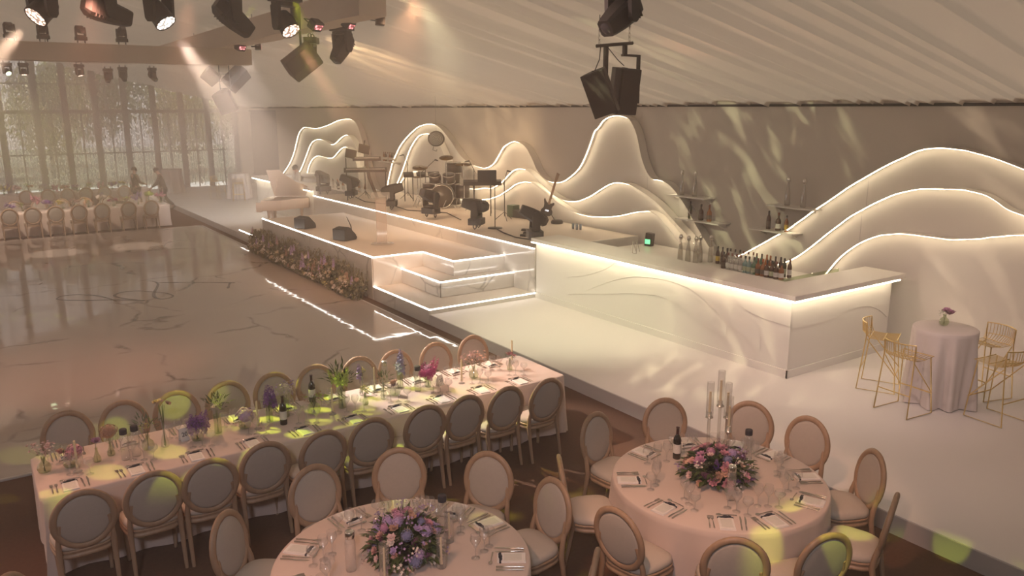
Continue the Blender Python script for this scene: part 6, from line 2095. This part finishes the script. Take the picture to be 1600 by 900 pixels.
def wedge(label, x, yv, z, ang):
    t = thing('floor_monitor', label, 'speaker', (x, yv, z), ang, 'stage floor monitors')
    MB().prism([(-0.18, 0.0), (0.20, 0.0), (0.20, 0.08), (-0.02, 0.30), (-0.18, 0.26)], 0.42, lambda u, v, w: (w-0.21, u, v)).build('cabinet', M_black, t, bevel=0.006)
    MB().prism([(0.195, 0.10), (0.205, 0.11), (0.0, 0.31), (-0.01, 0.30)], 0.38, lambda u, v, w: (w-0.19, u, v)).build('grille', M_blackm, t)
    return t


wedge('black floor monitor on the runway edge, nearest the piano', 7.28, 20.35, SR, radians(-70))
wedge('black floor monitor on the runway edge beside a thin antenna', 7.38, 17.95, SR, radians(-70))
t = thing('antenna_stand', 'thin black antenna stand behind the right floor monitor', 'stand', (7.62, 18.05, SR))
MB().tube([(0, 0, 0.01), (-0.02, 0.0, 0.3), (-0.10, 0.05, 0.52)], [0.02, 0.014, 0.006], 6).build('rod', M_blackm, t)
MB().box((0, 0, 0.012), (0.26, 0.10, 0.024), 0.5).build('foot', M_blackm, t)
M_frost = glass('frosted_acrylic', (0.96, 0.93, 0.90), 0.2, 0.1, 0.30, (0.75, 0.66, 0.58))
t = thing('lectern', 'tall clear acrylic lectern standing in the middle of the runway', 'lectern', (7.85, 16.85, SR), radians(-25))
MB().bb(-0.12, 0.12, -0.008, 0.008, 0.02, 1.08).bb(-0.12, -0.105, 0.0, 0.14, 0.02, 1.08).bb(0.105, 0.12, 0.0, 0.14, 0.02, 1.08).build('column', M_frost, t)
MB().box((0, 0.04, 1.12), (0.42, 0.34, 0.018), 0, 0.28).build('desk', M_acryl, t)
MB().lathe([(0.001, 0.018), (0.26, 0.015), (0.27, 0.0)], 28).build('base', M_acryl, t)

# ---------------------------------------------------------------- far banquet tables
FT = [('far banquet table nearest the dance floor edge', -6.2, 5.82, 29.62, 30.75), ('second far banquet table behind the first, in the haze', -6.2, 6.4, 36.0, 37.1)]
for k, (lab, x0, x1, y0, y1) in enumerate(FT):
    rect_cloth(lab, x0, x1, y0, y1, 0.76, 60+k)
XS = [-0.2, 0.42, 1.04, 1.66, 2.29, 2.95, 3.62, 4.42, 5.12]
for k, x in enumerate(XS):
    chair('far oval back chair, %s from the left in the far front row' % ORD[k], x, 29.05+0.26, 0, 'oval back chairs at the far tables')
for k, x in enumerate([1.3, 2.0, 2.7, 3.4, 4.15, 5.0, 5.6]):
    chair('far oval back chair, %s from the left across the first far table' % ORD[k], x, 31.35-0.26, pi, 'oval back chairs at the far tables')
for k, x in enumerate([1.9, 2.62, 3.28, 3.92, 4.58, 5.3]):
    chair('far oval back chair, %s from the left at the second far table' % ORD[k], x, 35.4+0.26, 0, 'oval back chairs at the far tables')
r = random.Random(90)
cols_ = ['blush', 'pink', 'dried', 'peach', 'purple', 'lavender', 'white', 'yellow', 'lime', 'magenta']
for ti, (yc, n, x0, dx, nm) in enumerate(((30.2, 18, -0.8, 0.38, 'first'), (36.5, 14, 0.4, 0.42, 'second'))):
    for k in range(n):
        c = cols_[(k*3+ti) % 10]
        kind = ['hydrangea', 'peony', 'spray', 'spike'][(k+ti) % 4]
        arrangement('far vase of %s flowers, %s from the left on the %s far table' % (FC[c].name.replace('_petal', '').replace('_', ' '), ORD[k], nm), x0+dx*k, yc+r.uniform(-0.12, 0.12), ['round', 'bowl', 'tall', 'tear'][k % 4], r.uniform(0.16, 0.34),
                    [(kind, c, 5, 0.085 if kind != 'spike' else 0.22), ('spray', cols_[(k*7) % 10], 3, 0.11)], 0.14, seed=100+ti*30+k, spread=0.11, group='flower vases on the far tables')
    for k in range(n):
        for s, nm2 in ((-0.36, 'near'), (0.36, 'far')):
            o = link(GW, 'wine_glass', loc=(x0+dx*k+r.uniform(-.06, .06), yc+s+r.uniform(-.05, .05), TZ), sc=1.15)
            tag(o, 'far wine glass, %s from the left, %s side of %s far table' % (ORD[k], nm2, nm), 'glass', 'wine glasses on the far tables')
        o = link(NK, 'napkin', loc=(x0+dx*k, yc-0.45, TZ), rz=r.uniform(-.1, .1))
        tag(o, 'far white napkin, %s from the left on the %s far table' % (ORD[k], nm), 'napkin', 'napkins on the far tables')

# ---------------------------------------------------------------- people
def skin_mesh(name, nodes, edges, m, parent, sub=1):
    """nodes: list of (x,y,z,rx,ry)"""
    me = bpy.data.meshes.new(name)
    me.from_pydata([n[:3] for n in nodes], edges, [])
    o = bpy.data.objects.new(name, me)
    COL.objects.link(o)
    o.modifiers.new('skin', 'SKIN')
    sv = me.skin_vertices[0].data
    for i, n in enumerate(nodes):
        sv[i].radius = (n[3], n[4] if len(n) > 4 else n[3])
        sv[i].use_root = (i == 0)
    s = o.modifiers.new('sub', 'SUBSURF')
    s.levels = s.render_levels = sub
    dg = bpy.context.evaluated_depsgraph_get()
    m2 = bpy.data.meshes.new_from_object(o.evaluated_get(dg))
    m2.name = name
    bpy.data.objects.remove(o)
    m2.materials.clear()
    m2.materials.append(m)
    for p in m2.polygons:
        p.use_smooth = True
    return link(m2, name, parent)


def person(label, loc, rz, J, jacket=M_suit, legs=M_suit, apron=False, bare=False):
    t = thing('person', label, 'person', loc, rz)
    V = Vector
    def lerp(a, b, k):
        return tuple(V(a)*(1-k)+V(b)*k)
    nodes, edges = [], []
    def add(p, rx, ry=None, par=None):
        nodes.append((*p, rx, ry if ry else rx))
        i = len(nodes)-1
        if par is not None:
            edges.append((par, i))
        return i
    pel = add(J['pelvis'], 0.135, 0.105)
    sp_ = add(J['spine'], 0.125, 0.10, pel)
    chs = add(J['chest'], 0.155, 0.105, sp_)
    nk = add(J['neck'], 0.052, None, chs)
    hb = add(lerp(J['neck'], J['head'], 0.45), 0.058, 0.062, nk)
    hd = add(J['head'], 0.078, 0.092, hb)
    tp = add(tuple(V(J['head'])+ (V(J['head'])-V(J['neck'])).normalized()*0.085), 0.062, 0.072, hd)
    fd = V(J['face']).normalized()
    add(tuple(V(J['head'])+fd*0.112-V((0, 0, 0.015))), 0.012, None, hd)
    hands = []
    for s in ('l', 'r'):
        sx = -1 if s == 'l' else 1
        sh = add(J['sh_'+s], 0.062, None, chs)
        el = add(J['el_'+s], 0.045, None, sh)
        wr = add(J['wr_'+s], 0.030, None, el)
        d = (V(J['wr_'+s])-V(J['el_'+s])).normalized()
        side = d.cross(V((0, 0, 1)))
        side = side.normalized() if side.length > 0.1 else V((0, 1, 0))
        palm = add(tuple(V(J['wr_'+s])+d*0.07), 0.028, 0.016, wr)
        for k, (off, ln) in enumerate(((-0.028, 0.07), (-0.01, 0.085), (0.01, 0.08), (0.028, 0.062))):
            a = add(tuple(V(J['wr_'+s])+d*(0.07+ln*0.5)+side*off), 0.009, None, palm)
            add(tuple(V(J['wr_'+s])+d*(0.07+ln*0.85)+side*off+V((0, 0, -0.022))), 0.008, None, a)
        a = add(tuple(V(J['wr_'+s])+d*0.045+side*-0.045), 0.010, None, palm)
        add(tuple(V(J['wr_'+s])+d*0.085+side*-0.062), 0.009, None, a)
        hp = add(J['hip_'+s], 0.088, None, pel)
        kn = add(J['kn_'+s], 0.058, None, hp)
        an = add(J['an_'+s], 0.038, None, kn)
        add(tuple(V(J['an_'+s])+V(J['toe_'+s])), 0.036, 0.026, an)
    skin_mesh('body', nodes, edges, M_skin, t, 1)
    if not bare:
        n2 = [(*J['pelvis'], 0.165, 0.135), (*J['spine'], 0.15, 0.125), (*J['chest'], 0.18, 0.13), (*lerp(J['chest'], J['neck'], 0.75), 0.085, 0.075)]
        e2 = [(0, 1), (1, 2), (2, 3)]
        hem = tuple(V(J['pelvis'])+V((0, 0, -0.12)))
        n2.append((*hem, 0.17, 0.14)); e2.append((0, 4))
        for s in ('l', 'r'):
            i = len(n2)
            n2 += [(*J['sh_'+s], 0.078), (*J['el_'+s], 0.062), (*lerp(J['el_'+s], J['wr_'+s], 0.92), 0.046)]
            e2 += [(2, i), (i, i+1), (i+1, i+2)]
        skin_mesh('jacket', n2, e2, jacket, t, 1)
        fx = V(J['face']); fx.z = 0; fx.normalize()
        c = V(J['chest'])
        sd = fx.cross(V((0, 0, 1)))
        up = (V(J['neck'])-c).normalized()
        f0 = c+fx*0.142
        MB().add([f0-sd*0.05+up*0.10, f0+sd*0.05+up*0.10, f0-up*0.20+fx*0.012], [(0, 1, 2)]).add([f0-sd*0.05+up*0.10-fx*0.03, f0+sd*0.05+up*0.10-fx*0.03, f0-up*0.20-fx*0.02], [(2, 1, 0)]).build('shirt_front', M_shirt, t)
    n3 = [(*J['pelvis'], 0.15, 0.12)]
    e3 = []
    for s in ('l', 'r'):
        i = len(n3)
        n3 += [(*J['hip_'+s], 0.105), (*J['kn_'+s], 0.075), (*J['an_'+s], 0.058)]
        e3 += [(0, i), (i, i+1), (i+1, i+2)]
        tv = V(J['toe_'+s])
        a = V(J['an_'+s])
        MB().tube([a-tv*0.35-V((0, 0, 0.03)), a+tv*0.2-V((0, 0, 0.035)), a+tv*0.8-V((0, 0, 0.03)), a+tv*1.25-V((0, 0, 0.028))], [0.036, 0.046, 0.042, 0.022], 8).build('shoe', M_shoe, t)
    skin_mesh('trousers', n3, e3, legs, t, 1)
    if apron:
        fx = V(J['face']); fx.z = 0; fx.normalize()
        sd = fx.cross(V((0, 0, 1)))
        c = V(J['pelvis'])+fx*0.13
        MB().grid(6, 6, lambda u, v: c+sd*(u-0.5)*0.40-fx*(0.12*(2*u-1)**2)+V((0, 0, 0.05-0.55*v))+fx*0.05*v).build('apron', M_apron, t)
    hr = MB()
    hdir = (V(J['head'])-V(J['neck'])).normalized()
    q = hdir.to_track_quat('Z', 'Y').to_matrix()
    pr = [(0.104, -0.02), (0.112, 0.02), (0.106, 0.06), (0.082, 0.10), (0.045, 0.122), (0.001, 0.128)]
    hr.lathe(pr, 14)
    ctr = V(J['head'])-fd*0.018+hdir*0.0
    hr.v = [tuple(ctr+q @ V(p)) for p in hr.v]
    hr.build('hair', M_hair, t)
    sdv = fd.cross(hdir).normalized()
    for s in (-1, 1):
        MB().ball(tuple(V(J['head'])+fd*0.090+sdv*0.032*s+hdir*0.012), 0.011, 6, 4).build('eye', M_shoe, t)
        MB().ball(tuple(V(J['head'])+sdv*0.090*s-hdir*0.005), 0.022, 6, 4, (0.6, 1, 1.3)).build('ear', M_skin, t)
    MB().ball(tuple(V(J['head'])+fd*0.092-hdir*0.05), 0.018, 6, 4, (1, 1, 0.35)).build('mouth', mat('lips', (0.35, 0.14, 0.11), 0.5), t)
    return t


JS = dict(pelvis=(0, 0, 0.94), spine=(0, 0.01, 1.14), chest=(0, 0.0, 1.34), neck=(0, 0.0, 1.49), head=(0, 0.03, 1.63), face=(0, 1, -0.15),
          sh_l=(-0.19, 0, 1.42), el_l=(-0.24, 0.02, 1.14), wr_l=(-0.16, 0.20, 1.0), sh_r=(0.19, 0, 1.42), el_r=(0.25, 0.06, 1.16), wr_r=(0.16, 0.30, 1.08),
          hip_l=(-0.095, 0, 0.88), kn_l=(-0.10, 0.02, 0.49), an_l=(-0.10, -0.02, 0.085), toe_l=(-0.02, 0.13, 0), hip_r=(0.095, 0, 0.88), kn_r=(0.10, 0.02, 0.49), an_r=(0.10, -0.02, 0.085), toe_r=(0.02, 0.13, 0))
person('person in a dark suit with white shirt front, standing turned right between the far tables', (5.62, 34.75, 0), radians(-75), JS)
JB = dict(pelvis=(0, 0, 0.94), spine=(0, 0.03, 1.14), chest=(0, 0.08, 1.35), neck=(0, 0.13, 1.49), head=(0, 0.20, 1.62), face=(0, 0.85, -0.45),
          sh_l=(-0.19, 0.09, 1.42), el_l=(-0.24, 0.22, 1.16), wr_l=(-0.20, 0.42, 0.98), sh_r=(0.19, 0.09, 1.42), el_r=(0.26, 0.10, 1.14), wr_r=(0.20, 0.32, 1.0),
          hip_l=(-0.095, 0, 0.87), kn_l=(-0.10, 0.10, 0.48), an_l=(-0.10, 0.04, 0.085), toe_l=(-0.02, 0.13, 0), hip_r=(0.095, 0, 0.87), kn_r=(0.10, -0.06, 0.50), an_r=(0.10, -0.34, 0.22), toe_r=(0.0, 0.08, -0.10))
person('person in a dark jacket and apron leaning left over the far table, one foot raised', (6.5, 34.0, 0), radians(80), JB, apron=True)
person('person with dark hair in a pale top standing behind the far left bar', (10.35, 29.45, PZ), radians(95), dict(JS, head=(0, 0.06, 1.60), face=(0, 1, -0.5)), jacket=mat('pale_top', (0.55, 0.50, 0.42), 0.8))
